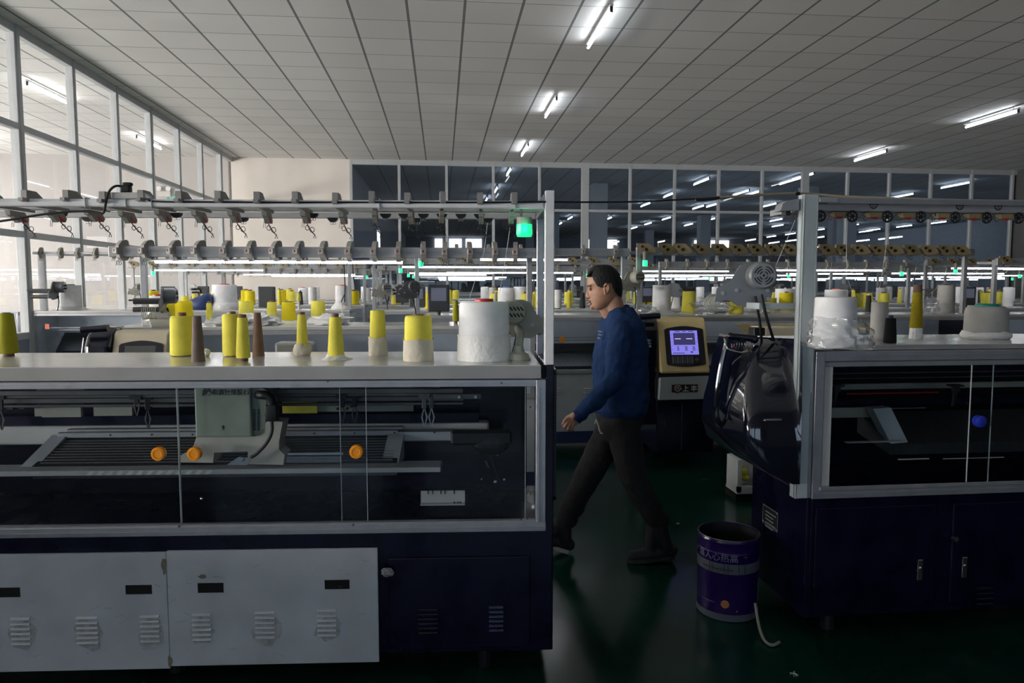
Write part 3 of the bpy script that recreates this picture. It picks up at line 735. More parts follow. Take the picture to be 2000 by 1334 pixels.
# yarn carriers hanging from the rails
def carrier(px, py_top, py_tip, y, matn, big=True):
    t = lpl(px, py_tip, y); z1 = lpl(px, py_top, y).z
    mm = MB()
    h = z1-t.z
    mm.box(t.x-.010, t.x+.010, y-.004, y+.004, t.z+h*.55, z1, .002, 1)
    mm.box(t.x-.022, t.x+.022, y-.012, y+.012, z1-.02, z1)
    o = mm.build('yarn_carrier', 'steel_dark' if matn == 'steel' else 'black', M1)
    mm = MB()
    z0 = t.z
    for sg in (-1, 1):
        mm.prism([(t.x+sg*.002, z0), (t.x+sg*.014, z0+.042), (t.x+sg*.007, z0+.062), (t.x+sg*.003, z0+.078), (t.x, z0+.078), (t.x+sg*.007, z0+.04), (t.x+sg*.0005, z0+.004)], 'y', y-.003, y+.003)
    mm.build('carrier_tip', matn, o)
for (px, a, b, y, mm_) in ((829, 768, 834, .17, 'steel'), (843, 768, 834, .19, 'steel'), (268, 770, 812, .2, 'steel_dark'), (290, 770, 838, .22, 'steel_dark'), (669, 768, 828, .2, 'steel_dark'), (693, 768, 828, .22, 'steel_dark'), (4, 770, 840, .2, 'steel_dark')):
    carrier(px, a, b, y, mm_)
m = MB()
for px in (690, 835): 
    q = lpl(px, 753, .14)
    for i in range(4): m.box(q.x-.06+i*.022, q.x-.02+i*.03, .10+i*.02, .12+i*.02, q.z-.004-i*.006, q.z-i*.006)
m.build('carrier_clip', 'black', M1)
m = MB(); q = lpl(620, 797, .3)
for i in range(4): m.cyl((xx(660+i*9, .36), .355, zz(798-(i % 2)*5, .36)), (xx(660+i*9, .36), .37, zz(798-(i % 2)*5, .36)), .006, n=8)
m.build('screw', 'black', M1)
# lower right details
m = MB(); y = .20; a = lpl(822, 983, y); b = lpl(908, 958, y)
m.box(a.x, b.x, y, y+.004, a.z, b.z); m.box(a.x, b.x, y-.03, y, a.z-.001, a.z+.003)
m.build('scale_plate', 'white_edge', M1)
m = MB()
for px in (836, 845, 861, 869, 887):
    q = lpl(px, 962, y); m.box(q.x-.002, q.x+.002, y-.002, y, q.z-.006, q.z+.012)
for px in (888, 895, 900): 
    q = lpl(px, 979, y); m.ball((q.x, y-.03, q.z+.004), .004, u=8, v=6)
m.build('scale_mark', 'black', M1)
m = MB(); q0 = lpl(948, 900, .1); q1 = lpl(954, 914, .1)
m.tube([(q0.x, .1, q0.z), (q1.x, .1, q1.z)], .004, 6)
for (px, py, r) in ((968, 941, .009), (941, 936, .005), (985, 937, .006), (394, 974, .007), (972, 890, .004)):
    q = lpl(px, py, .1); m.ball((q.x, .1, q.z), r, u=10, v=8)
m.build('lever', 'steel', M1)
m = MB(); q0 = lpl(958, 890, .12); q1 = lpl(975, 936, .12)
m.tube([(q0.x, .12, q0.z), (q1.x, .12, q1.z)], .004, 6); m.box(xx(880, .3), xx(1000, .3), .28, .32, zz(870, .3), zz(842, .3), .01, 1); m.ball((xx(960, .3), .3, zz(868, .3)), .05, (1.6, .5, 1)); m.build('drive_housing', 'black', M1)
m = MB(); q = [lpl(*p, .3) for p in ((775, 845), (805, 852), (955, 858), (955, 848), (860, 838), (770, 838))]
m = MB().box(xx(778, .36), xx(890, .36), .33, .38, zz(858, .36), zz(842, .36)); m.build('side_strip', 'machine_grey', M1)
# rails ---------------------------------------------------------------------------
ZR = 1.862
m = MB().box(LXE, REX-.01, -.014, .014, ZR-.014, ZR+.014, .006, 2); m.build('yarn_rail', 'rail_white', M1)
m = MB().box(LXE, REX-.01, .205, .225, ZR-.006, ZR+.010, .004, 2); m.build('yarn_rail', 'rail_white', M1)
m = MB().box(LXE, REX-.01, .39, .415, ZR-.016, ZR+.010, .004, 2); m.build('yarn_rail', 'rail_white', M1)
m = MB().box(REX-.005, REX+.029, -.016, .016, .0+TZ-.0, 1.915, .002, 1).box(REX+.028, REX+.03, -.008, .008, TZ, 1.91).box(REX-.007, REX-.005, -.005, .005, TZ, 1.85)
m.build('front_post', 'rail_white', M1)
m = MB().box(REX-.005, REX+.025, .40, .43, TZ, 1.88, .002, 1); m.build('rear_post', 'aluminium', M1)
m = MB().prism([(REX-.004, 1.90), (REX-.004, 1.855), (REX-.035, 1.855), (REX-.035, 1.868), (REX-.012, 1.90)], 'y', -.012, .012); m.box(REX-.01, REX+.02, -.01, .42, 1.845, 1.86, .002, 1); m.build('corner_bracket', 'aluminium', M1)
tp = tensioner_grey(M1); tpx = [50, 129, 201, 276, 352, 429, 503, 578, 654, 725, 795, 864, 938, 1004]
km = build_kidmap()
for i, px in enumerate([-30] + tpx):
    o = tp if i == 0 else copy_tree(tp, km, M1)
    o.scale = (.9, .9, 1)
    o.location = (xx(px, -.02, 390), random.uniform(-.012, .012), random.uniform(-.003, .003))
    o.rotation_euler = (0, 0, random.uniform(-.06, .10) if px > 400 else random.uniform(-.16, -.05))
ep = eyelet(M1); km = build_kidmap()
for i, (px, y) in enumerate([(120, .215), (172, .402), (345, .215), (475, .402), (611, .215), (650, .402), (753, .215), (789, .215), (815, .402), (827, .215), (863, .215), (900, .215), (936, .215), (953, .402)]):
    o = ep if i == 0 else copy_tree(ep, km, M1)
    o.location = (xx(px, y, 420), y-.004, ZR-.014)
# signal lamp
q = lpl(1024, 438, .10)
m = MB().lathe([(0, .026), (.029, .026), (.030, .022), (.030, .0), (0, 0)], (q.x, .10, q.z), 24); m.cyl((q.x-.012, .1, q.z+.02), (q.x-.012, .1, ZR), .005, n=8); sl = m.build('signal_lamp', 'lamp_cap', M1, smooth=True)
m = MB().lathe([(0, -.0005), (.0305, -.0005), (.0315, -.038), (.028, -.048), (0, -.050)], (q.x, .10, q.z), 24); m.build('lamp_lens', 'lens_green', sl, smooth=True)
L = bpy.data.lights.new('signal_glow', 'POINT'); L.energy = 0.14; L.color = (0.05, 1, 0.4); L.shadow_soft_size = .02
lo = bpy.data.objects.new('signal_glow', L); COL.objects.link(lo); lo.location = MW @ Vector((q.x, .10, q.z+.012)); lo.parent = None
lo.location = MW @ Vector((q.x+.0, .055, q.z-.02))
# base -----------------------------------------------------------------------------
zb0 = .115
m = MB().box(LXE, REX+.03, .0, .60, zb0+.01, zs-.036, .004, 1); m.build('base_cabinet', 'navy', M1)
for x in (-.25, -1.5, -2.8):
    for y in (.14, .48): MB().cyl((x, y, 0), (x, y, zb0+.02), .03, n=12).build('levelling_foot', 'black', M1)
m = MB().box(REX, REX+.032, .002, .60, zb0+.01, TZ-.002, .003, 1); m.box(REX+.03, REX+.05, .08, .50, .70, TZ-.03, .02, 3); m.build('side_cover', 'navy', M1)
xd0 = xx(758, -.012, 1100); xd1 = xx(1036, -.012, 1100)
m = MB().box(xd0, xd1, -.012, .0, zb0+.03, zz(1092, -.01), .004, 1); dr = m.build('cabinet_door', 'navy', M1)
m = MB(); louvers(m, xx(836, -.012, 1215), zz(1190, -.012), .075, 6, .0185, -.012); m.build('louvers', 'navy', dr)
m = MB(); louvers(m, xx(969, -.012, 1215), zz(1188, -.012), .056, 6, .0185, -.012); m.build('louvers', 'navy_worn', dr)
def sheet(px0, px1, pyt, pyb, slots, lvs, name):
    y = -.016
    x0 = LXE if px0 is None else xx(px0, y, 1200); x1 = xx(px1, y, 1200)
    pxm = 700 if px0 is None else (px0+px1)/2
    mm = MB().box(x0, x1, y, y+.013, lpl(px1, pyb, y).z, lpl(px1, pyt, y).z, .001, 1)
    o = mm.build('white_sheet_panel', 'white_sheet', M1)
    for (a, b, c, d) in slots:
        p = lpl(a, c, y); q_ = lpl(b, d, y); MB().box(p.x, q_.x, y-.0012, y+.001, q_.z, p.z).build('slot', 'black_slot', o)
    for (a, b, c) in lvs:
        mm = MB(); louvers(mm, (xx(a, y, 1220)+xx(b, y, 1220))/2, lpl((a+b)/2, c, y).z, abs(xx(b, y, 1220)-xx(a, y, 1220)), 6, .0195, y); mm.build('louvers', 'white_sheet', o)
    return o
s1 = sheet(None, 328, 1079, 1306, [(-12, 40, 1148, 1166), (245, 297, 1143, 1160)], [(22, 60, 1206), (150, 192, 1204), (275, 312, 1201)], 'a')
s2 = sheet(329, 739, 1071, 1293, [(386, 437, 1139, 1157), (634, 683, 1133, 1150)], [(376, 413, 1198), (499, 537, 1194), (620, 657, 1190)], 'b')
def patch(px, py, wpx, hpx, matn, par, seed):
    rnd = random.Random(seed); y = -.0175; c = lpl(px, py, y); r = []
    for i in range(14):
        t = i*2*PI/14; k = rnd.uniform(.7, 1.15); r.append((c.x+math.cos(t)*wpx/520*k*.5, c.z+math.sin(t)*hpx/520*k*.5))
    mm = MB().prism(r, 'y', y, y+.001); mm.build('tape_mark', matn, par)
mat('old_tape', (0.22, 0.19, 0.14), 0.6, var=.3, vscale=30)
mat('old_film', (0.44, 0.455, 0.46), 0.22, var=.28, vscale=40, bump=.4, bscale=90)
mat('old_tape_grey', (0.30, 0.31, 0.31), 0.35, var=.35, vscale=40)
patch(320, 1106, 11, 36, 'old_tape', s1, 1); patch(332, 1292, 9, 26, 'old_tape', s2, 2); patch(395, 1126, 18, 9, 'old_tape', s2, 3)
for i, (px, py, wq, hq, sp) in enumerate(((172, 1236, 62, 66, s1), (295, 1236, 52, 74, s1), (522, 1228, 62, 68, s2), (640, 1224, 60, 60, s2), (45, 1238, 60, 60, s1), (395, 1228, 46, 62, s2))):
    patch(px, py+4, wq, hq, 'old_film', sp, 10+i)
m = MB()
for k in range(26):
    rnd = random.Random(k+50); a = lpl(rnd.uniform(10, 730), rnd.uniform(1085, 1290), -.0172); ang = rnd.uniform(-.6, .6); ln = rnd.uniform(.01, .05)
    m.box(-ln/2, ln/2, 0, .0008, -.0005, .0005, M=Matrix.Translation(a) @ Matrix.Rotation(ang, 4, 'Y'))
m.build('scratch', 'old_tape_grey', s2)
# crumpled tape by the sheet's right edge
m = MB(); c = lpl(757, 1118, -.03); m.ball((c.x, -.03, c.z), .024, (1, .5, .62), 10, 7)
for v in m.bm.verts: v.co += Vector((random.uniform(-1, 1), random.uniform(-1, 1), random.uniform(-1, 1)))*.005
m.build('crumpled_tape', 'old_tape_grey', M1)
# feeder at the right end on its white foot
fe = feeder(M1, (lpl(1010, 624, .34).x, .34, lpl(1010, 624, .34).z), 0, .74, 'grey_beige', 'grey_beige', slots=False, hoops=False, flip=-1)
q = lpz(1020, 706, TZ)
m = MB().lathe([(.048, 0), (.050, .006), (.044, .014), (.040, .026), (.024, .034), (.018, .06), (.0, .06)], (q.x-.012, q.y+.05, TZ), 26)
m.tube([(q.x-.012, q.y+.05, TZ+.05), (q.x-.0, q.y+.12, TZ+.10), (lpl(1012, 640, .33).x, .34, TZ+.12)], .016, 10, smooth=1)
m.build('feeder_foot', 'grey_beige', M1, smooth=True)

# ------------------------------------------------------------------ cones on tables
def cone(loc, h, rb, rt, yarn, core='paper_brown', core_top=.02, core_bot=.004, shoulder=0.0, wrap=None, wrap_h=.0, wrap_mat='wrap_cloth', cap=None, label='', group=None, cat='yarn cone', core_r=None, n=28, wobble=0.0):
    """one wound yarn cone standing on z=0 of loc"""
    root = empty('yarn_cone', loc)
    tag(root, label, cat, group)
    cr1 = core_r or rt*.62
    cr0 = max(cr1*1.15, rb*.55)
    if core:
        m = MB().lathe([(cr0*.8, .002), (cr0, .0), (cr0, core_bot), (cr1, h-.002), (cr1, h+core_top), (cr1*.82, h+core_top+.001), (cr1*.8, h-.01)], (0, 0, 0), 20)
        m.build('core', core, root, smooth=True)
    b = core_bot if core else 0.0
    sh = shoulder
    pr = [(rb*.55, b), (rb*.93, b), (rb, b+.006)]
    for i in range(1, 8): t = i/8; pr.append((rb+(rt-rb)*t + math.sin(t*PI)*wobble, b+.006+(h-b-.006-sh-.004)*t))
    pr += [(rt, h-sh-.004), (rt-(.25*sh if sh else .001), h-sh*.35), (rt-(sh*.9 if sh else .004), h), (cr1*.9, h+.0005)]
    m = MB().lathe(pr, (0, 0, 0), n); m.build('yarn', yarn, root, smooth=True, angle=50)
    if cap:
        m = MB().lathe([(0, h+.012), (cr1*1.15, h+.012), (cr1*1.25, h+.009), (cr1*1.25, h), (0, h)], (0, 0, 0), 20); m.build('end_cap', cap, root, smooth=True)
    if wrap_h > 0:
        rnd = random.Random(int(abs(loc[0])*1000)+int(abs(loc[1])*77))
        m = MB(); rings = []
        K = 30; rows = 9
        ph = [rnd.uniform(0, 6.28) for _ in range(6)]
        kind = wrap
        for j in range(rows+1):
            t = j/rows; z = wrap_h*t
            for_r = []
            for i in range(K):
                a = i*2*PI/K
                f = .5*math.sin(3*a+ph[0]+t*3)+.35*math.sin(7*a+ph[1]-t*5)+.25*math.sin(12*a+ph[2]+t*9)
                base = rb*(1.0)+(rt-rb)*(z/h)
                if kind == 'sleeve': r = base+.0035+f*.0022+ (.002 if j == rows else 0)
                elif kind == 'bulge': r = base+.004+math.sin(t*PI)*.010+f*.003
                elif kind == 'skirt': r = base+.001+(1-t)**1.6*rb*.75+f*.006*(1.3-t)
                else: r = base+.004+(1-t)**1.3*rb*.55+math.sin(t*PI)*.008+f*.009
                for_r.append(Vector((r*math.cos(a), r*math.sin(a), max(.0005, z+(f*.006 if j == rows else (f*.002 if j else 0))))))
            rings.append(for_r)
        m.ring_skin(rings, cap0=False, cap1=False)
        m.build({'bag': 'plastic_bag'}.get(kind, 'cloth_wrap'), wrap_mat, root, smooth=True, angle=80)
    return root
def bag_around(root, rows, seed, matn='clear_bag', cx=0.0, cy=0.0, K=44):
    rnd = random.Random(seed); ph = [rnd.uniform(0, 6.28) for _ in range(8)]; rings = []
    rows2 = []
    for (a, b) in zip(rows[:-1], rows[1:]):
        for t in (0, .33, .66): rows2.append(tuple(a[i]+(b[i]-a[i])*t for i in range(3)))
    rows2.append(rows[-1])
    for (z, r, am) in rows2:
        rg = []
        for i in range(K):
            a = i*2*PI/K
            f = math.sin(3*a+ph[0]+z*30)*.5+math.sin(8*a+ph[1]-z*60)*.4+math.sin(15*a+ph[2]+z*110)*.35+rnd.uniform(-.3, .3)
            rr = r+am*f; rg.append(Vector((cx*(1 if z < .1 else .5)+rr*math.cos(a), cy+rr*math.sin(a), z+am*.4*math.sin(5*a+ph[3]))))
        rings.append(rg)
    mb = MB(); mb.ring_skin(rings, cap0=False, cap1=False); return mb.build('plastic_bag', matn, root, smooth=True, angle=35)
def on_table(W, px, py, z, r):
    """world position of a round thing whose near edge touches the table at the pixel"""
    I = W.inverted(); p = lpz(px, py, z, I); p = p+Vector((0, r, 0)); return W @ p
def scale_at(p):   # metres per pixel near world point
    return ((p-CP).dot(FW))/FPX
def px_cone(W, z, px, pb, pt, hb, ht, **k):
    p0 = on_table(W, px, pb, z, hb*.002); s = scale_at(p0)
    p0 = on_table(W, px, pb, z, hb*s); s = scale_at(p0)
    yr = k.pop('yr', None)
    if yr:
        Y = min(max(p0.y, yr[0]+hb*s+.012), yr[1]-hb*s-.01); q0 = PY(px, 600, Y); p0 = Vector((q0.x, Y, z)); s = scale_at(p0)
    # height from the top pixel at that depth
    I = p0.y
    d = ray(px, pt); t = (p0-CP).dot(FW)/d.dot(FW); top = (CP+d*t).z
    for q in ('wrap_px',):
        if q in k:
            dd = ray(px, k[q]); tt = (p0-CP).dot(FW)/dd.dot(FW); k['wrap_h'] = (CP+dd*tt).z-z; del k[q]
    c = cone((p0.x, p0.y, z), top-z, hb*s, ht*s, **k)
    return c
T1 = TZ
px_cone(MW, T1, 5, 698, 612, 18, 12, yarn='yarn_olive', core_top=.003, core_bot=.014, label='olive yellow yarn cone cut off by the left picture edge on the front table', group=None)
px_cone(MW, T1, 348, 697, 617, 24, 22, yarn='yarn_yellow', shoulder=.008, core_r=.017, core_top=.014, label='fat yellow yarn package with brown core, leftmost of the big ones on the front table')
def bare_core(W, z, px, pb, pt, hb, ht, matn, label):
    p0 = on_table(W, px, pb, z, .02); s = scale_at(p0); d = ray(px, pt); t = (p0-CP).dot(FW)/d.dot(FW); h = (CP+d*t).z-z
    m = MB().lathe([(hb*s*.85, .0), (hb*s, .0), (ht*s*1.02, h-.012), (ht*s, h-.003), (ht*s*.8, h), (ht*s*.7, h-.006), (hb*s*.8, .001)], (0, 0, 0), 24)
    o = m.build('paper_cone', matn, None, smooth=True); o.location = (p0.x, p0.y, z); tag(o, label, 'empty cone'); return o
bare_core(MW, T1, 383.5, 707, 617, 12.8, 8, 'paper_brown_grey', 'empty grey-brown paper cone standing before the leftmost fat yellow package')
px_cone(MW, T1, 449, 697, 613, 20, 19, yarn='yarn_yellow', shoulder=.008, core_r=.014, core_top=.010, label='fat yellow yarn package half hidden behind a slim yellow cone on the front table')
px_cone(MW, T1, 471, 706, 620, 13.5, 9.5, yarn='yarn_yellow', core_top=.012, core_bot=.012, core_r=.016, label='slim yellow yarn cone with brown foot showing, in front of a fat yellow package')
bare_core(MW, T1, 502, 696, 610.5, 11.5, 6.5, 'paper_brown', 'empty brown paper cone right of the slim yellow cone on the front table')
px_cone(MW, T1, 588, 695, 614, 12, 8, yarn='yarn_yellow', core_top=.010, core_r=.0135, wrap='bulge', wrap_px=671, label='slim yellow cone with a puffy beige cloth ring round its foot')
px_cone(MW, T1, 653, 704, 619, 16.5, 11, yarn='yarn_yellow', core_top=.014, core_r=.014, wrap='skirt', wrap_px=693, wrap_mat='wrap_white', label='yellow cone standing in a flat ruffle of white plastic on the front table')
px_cone(MW, T1, 736, 696, 606, 17, 14, yarn='yarn_yellow', core_top=.0, shoulder=.004, wrap='sleeve', wrap_px=658, label='tall yellow cone with a beige cloth sleeve over its lower half, no core showing')
px_cone(MW, T1, 815, 707, 616, 28, 26, yarn='yarn_yellow', core_top=.005, core_r=.022, shoulder=.010, wrap='sleeve', wrap_px=662, label='fat yellow package in a beige cloth sleeve beside the big white package')
px_cone(MW, T1, 946, 708, 589, 51, 48, yarn='yarn_white', core=None, shoulder=.012, wrap='sleeve', wrap_px=652, wrap_mat='wrap_white', cap='red', core_r=.03, label='largest white yarn package, right end of front table, loose plastic round its lower half')
m = MB(); p = on_table(MW, 401, 697, T1, .015); m.ball((0, 0, .016), .018, (.8, 1, 1), 12, 8)
for v in m.bm.verts: v.co += Vector((random.uniform(-1, 1), random.uniform(-1, 1), random.uniform(-1, 1)))*.003
o = m.build('crumpled_plastic', 'wrap_white', None, smooth=True); o.location = (p.x, p.y, T1); tag(o, 'small crumpled white plastic scrap behind the grey-brown paper cone', 'plastic scrap')

# cables over the aisle ------------------------------------------------------------
def cable(pts, r, matn, name, label, cat='cable', group=None, smooth=2, n=8):
    m = MB().tube(pts, r, n, smooth=smooth); o = m.build(name, matn, None, smooth=True); return tag(o, label, cat, group)
W1 = lambda px, py, y: MW @ lpl(px, py, y)
cable([W1(-30, 436, .0-.02), W1(10, 431, -.02), W1(60, 422, -.02), W1(120, 414, -.022), W1(170, 412, -.022), W1(192, 416, -.024), W1(203, 418, -.026), W1(206, 400, -.03), W1(210, 378, -.03), W1(220, 365, -.03), W1(232, 362, -.02), W1(241, 368, .0), W1(243, 378, .005)], .0042, 'black_rubber', 'power_cable', 'thick black cable arching up to the socket box on the front rail', 'cable')
cable([W1(284, 390, -.005), W1(298, 394, -.017), W1(400, 394.5, -.017), W1(560, 395.5, -.017), W1(700, 395, -.017), W1(860, 395.5, -.017), W1(1000, 395, -.017), W1(1040, 394, -.022), W1(1058, 394, -.022), PY(1150, 395, 2.75), PY(1250, 394, 2.95), PY(1330, 390, 3.1), PY(1400, 386, 3.2)], .0036, 'black_rubber', 'power_cable', 'black cable along the front rail and across the aisle gap', 'cable', smooth=1)
cable([PY(1358, 389, 3.14), PY(1368, 390, 3.15), PY(1380, 389, 3.17), PY(1392, 388.5, 3.19), PY(1404, 386, 3.2)], .0075, 'black', 'tape_joint', 'black taped joint where the black cable meets the beige one', 'tape')
cable([PY(1400, 386.5, 3.2), PY(1460, 382, 3.26), PY(1520, 379, 3.33), PY(1556, 378, 3.38), PY(1590, 379, 3.42), PY(1640, 384, 3.41), PY(1740, 387, 3.4), PY(1850, 391, 3.4), PY(2020, 393, 3.42)], .0062, 'beige_cable', 'power_cable', 'beige cable running onto the right front machine\'s top rail', 'cable')
cable([PY(1553, 378, 3.37), PY(1560, 378, 3.385)], .009, 'black', 'tape_band', 'black tape band on the beige cable near the grey post', 'tape', smooth=0)
# socket box
root = empty('socket_box', MW @ Vector((lpl(258, 390, 0).x, .0, ZR+.0135)), ARZ)
tag(root, 'white socket box lying on the front machine\'s top rail with a black plug in it', 'socket')
m = MB().box(-.066, .055, -.022, .024, .0, .024, .004, 2).prism([(.055, .002), (.075, .002), (.055, .022)], 'y', -.02, .02); m.build('box_body', 'socket_white', root)
m = MB().box(-.036, -.002, -.016, .014, .024, .052, .006, 2).box(-.03, .004, -.012, .010, .048, .062, .006, 2); m.build('plug', 'black', root)
for (px, dy) in ((171, -.003), (300, -.003), (742, -.003), (1006, -.003), (250, -.003)):
    x = lpl(px, 400, 0).x; m = MB().box(x-.0012, x+.0012, -.019, .019, ZR-.018, ZR+.02); m.build('cable_tie', 'white_edge', M1)
# ------------------------------------------------------------------ right front machine
K2 = .857
def zk(z): return 1.56+(z-1.56)*K2
B0 = Vector((1.862*K2, 3.405*K2, 0)); BRZ = math.radians(.6)
M2 = empty('knitting_machine', B0, BRZ)
tag(M2, 'right foreground knitting machine with navy cabinet, tall grey post and glossy black side console', 'knitting machine')
NW = Matrix.Translation(B0) @ Matrix.Rotation(BRZ, 4, 'Z'); NWI = NW.inverted()
def npl(px, py, y): return lpl(px, py, y, NWI)
def npz(px, py, z): return lpl(px, py, z, NWI)
WR = 3.2; Z2 = zk(1.262)
m = MB().box(-.02, WR, -.0, .60, Z2-.022, Z2, .003, 1); m.build('table_top', 'white_top', M2); MB().box(-.018, WR, -.003, -.0, Z2-.020, Z2-.002).build('edge_shade_strip', 'edge_shade_strip', M2)  # front strip again in the shaded table colour
zs2 = zk(.50)
m = MB()
m.box(-.012, WR, -.02, .012, Z2-.068, Z2-.024, .003, 1)
m.box(-.012, WR, -.026, -.02, Z2-.044, Z2-.04)
m.box(.035, WR, -.012, .012, Z2-.092, Z2-.070, .002, 1)
m.box(-.012, WR, -.024, .014, zs2-.012, zs2+.024, .002, 1); m.box(.02, WR, -.03, -.02, zs2+.024, zs2+.042, .002, 1); m.box(-.012, WR, -.03, -.024, zs2+.006, zs2+.010)
m.box(-.012, .028, -.022, .012, zs2-.01, Z2-.024, .002, 1); m.box(.028, .034, -.014, .006, zs2+.02, Z2-.07)
m.build('cover_frame', 'aluminium', M2)
m = MB().box(.036, .075, -.006, .0, zs2+.03, Z2-.09, .001, 1); m.build('white_strip', 'white_edge', M2)
for (a, b, y) in ((.03, None, .006), (None, WR, -.004)):
    x0 = a if a else npl(1893, 820, y).x; x1 = b if b else npl(1935, 820, y).x
    mm = MB().box(x0, x1, y-.002, y+.002, zs2+.02, Z2-.07); o = mm.build('glass_pane', 'cover_glass', M2)
    mm = MB().box((x0 if b else x1)-.001, (x0 if b else x1)+.001, y-.003, y+.003, zs2+.02, Z2-.07); mm.build('polished_edge', 'panel_grey', o)
q = npl(1910, 822, -.01); m = MB().cyl((q.x, -.03, q.z), (q.x, -.006, q.z), .026, n=24).cyl((q.x, -.033, q.z), (q.x, -.03, q.z), .02, .026, n=24); m.build('finger_pull', 'blue_knob', M2, smooth=True)
m = MB().box(0, WR, .56, .58, .45, Z2-.03); m.build('rear_panel', 'navy_dark', M2)
m = MB().box(0, WR, .02, .58, .47, .49); m.build('tray', 'black', M2)
def nb(name, matn, a, b, y, th=.02, M=M2):
    p = npl(a[0], a[1], y); q = npl(b[0], b[1], y)
    mm = MB().box(p.x, q.x, y, y+th, min(p.z, q.z), max(p.z, q.z), .002, 1); return mm.build(name, matn, M)
nb('feeder_rail', 'steel_dark', (1612, 730), (2060, 724), .14, .015); nb('feeder_rail', 'steel_dark', (1612, 740), (2060, 734), .18, .015)
nb('upper_cover_strip', 'grey_beige', (1612, 762), (2060, 744), .35)
nb('red_strip', 'red', (1655, 771), (1835, 765), .33, .01)
nb('beam', 'navy', (1612, 792), (2060, 772), .32, .03)
nb('white_strip', 'grey_beige', (1610, 817), (1730, 795), .28, .02)
nb('bed_rail', 'aluminium_dull', (1740, 799), (1810, 796), .26, .01)
m = MB(); a = [npl(*p, .2) for p in ((1700, 797), (1735, 795), (1768, 862), (1735, 865))]; m.prism([(p.x, p.z) for p in a], 'y', .18, .24); m.build('end_block', 'machine_grey', M2)
m = MB(); a = npl(1735, 866, .2); b = npl(2060, 800, .3); m.ring_skin([[Vector((a.x, .18, a.z)), Vector((a.x-.07, .34, b.z)), Vector((a.x-.07, .34, b.z-.1)), Vector((a.x, .18, a.z-.05))], [Vector((WR-.05, .18, a.z)), Vector((WR-.05, .34, b.z)), Vector((WR-.05, .34, b.z-.1)), Vector((WR-.05, .18, a.z-.05))]]); m.build('needle_bed', 'needle_bed', M2)
nb('front_ledge', 'machine_grey', (1655, 866), (1765, 862), .12, .03)
nb('work_lamp_strip', 'white_edge', (1755, 899), (1816, 895), .1, .008); nb('work_lamp_strip', 'white_edge', (1843, 897), (1962, 893), .1, .008)
for px in (1633, 1866):
    q = npl(px, 752, .16)
    mm = MB().box(q.x-.03, q.x+.03, .14, .18, q.z-.006, q.z+.002).box(q.x-.012, q.x+.018, .15, .17, q.z-.03, q.z).prism([(q.x-.008, q.z-.03), (q.x+.008, q.z-.03), (q.x-.004, q.z-.085), (q.x-.014, q.z-.10)], 'y', .15, .165); mm.build('yarn_carrier', 'black', M2)
m = MB(); q = npl(1700, 712, .4)
for (px, r) in ((1642, .02), (1683, .025)):
    q = npl(px, 713, .4); m.box(q.x-r, q.x+r, .38, .42, q.z-.016, q.z+.016, .004, 1)
m.build('clip', 'black', M2)
# post and rails
m = MB().box(-.088, -.030, -.02, .0, zk(.49), zk(2.005), .003, 1).box(-.088, -.078, -.02, .03, zk(.49), zk(2.005), .002, 1).box(-.032, -.022, -.02, .03, Z2-.2, zk(2.0), .002, 1).box(-.088, -.03, .02, .03, zk(.5), zk(2.0), .002, 1)
m.build('front_post', 'panel_grey', M2)
m = MB().box(-.03, -.014, -.016, .03, zk(.49), Z2, .002, 1); m.build('edge_trim', 'aluminium', M2)
m = MB().prism([(-.18, zk(1.925)), (-.17, zk(1.96)), (-.15, zk(1.975)), (-.10, zk(1.985)), (-.10, zk(1.93))], 'y', .0, .06); m.build('corner_bracket', 'aluminium_dull', M2); MB().box(-.15, -.13, .01, .05, zk(1.905), zk(1.94)).build('bracket_peg', 'black', M2); MB().box(-.02, .065, -.02, .05, zk(1.965), zk(1.992), .003, 1).build('rail_sleeve', 'aluminium_dull', M2)
m = MB().box(.02, WR, -.014, .014, zk(1.960), zk(1.992), .004, 1); m.build('yarn_rail', 'aluminium', M2)
m = MB().box(-.03, WR, .10, .135, zk(1.938), zk(1.975), .004, 1); m.build('yarn_rail', 'aluminium_dull', M2)
m = MB().box(-.03, WR, .26, .29, zk(1.925), zk(1.965), .004, 1); m.build('yarn_rail', 'aluminium_dull', M2)
m = MB().box(-.09, -.03, .02, .28, zk(1.93), zk(1.96)); m.build('cross_bar', 'aluminium_dull', M2)
# cream disc tensioners
def disc_tensioner(par):
    mm = MB().prism([(-.07, .0), (.0, .0), (.012, -.018), (-.03, -.032), (-.065, -.024)], 'y', -.02, .02); o = mm.build('yarn_tensioner', 'tan', par)
    mm = MB(); mm.ring((.022, -.03, -.022), .026, .005, 'y', 18, 6); mm.cyl((.022, -.034, -.022), (.022, -.026, -.022), .010, n=12)
    for k in range(3): mm.box(-.024, .024, -.032, -.028, -.002, .002, M=Matrix.Translation((.022, 0, -.022)) @ Matrix.Rotation(k*PI/3, 4, 'Y'))
    mm.box(-.085, .05, -.02, .02, .0, .01); mm.build('tension_disc', 'black', o)
    mm = MB().prism([(-.06, -.024), (-.02, -.022), (-.03, -.034), (-.055, -.032)], 'y', -.021, -.018); mm.build('tension_button', 'red', o)
    mm = MB().ring((-.085, -.01, -.03), .010, .0015, 'y', 12, 5).tube([(-.09, -.01, -.02), (-.10, -.01, -.01), (-.12, -.01, -.03)], .0014, 5); mm.build('wire_eye', 'steel_dark', o)
    return o
tp = disc_tensioner(M2); km = build_kidmap()
for i, px in enumerate((1588, 1650, 1718, 1783, 1850, 1911, 1973, 2035)):
    o = tp if i == 0 else copy_tree(tp, km, M2)
    q = npl(px, 424, .12); o.location = (q.x, .12, zk(1.936)); o.scale = (.86, .86, .86)
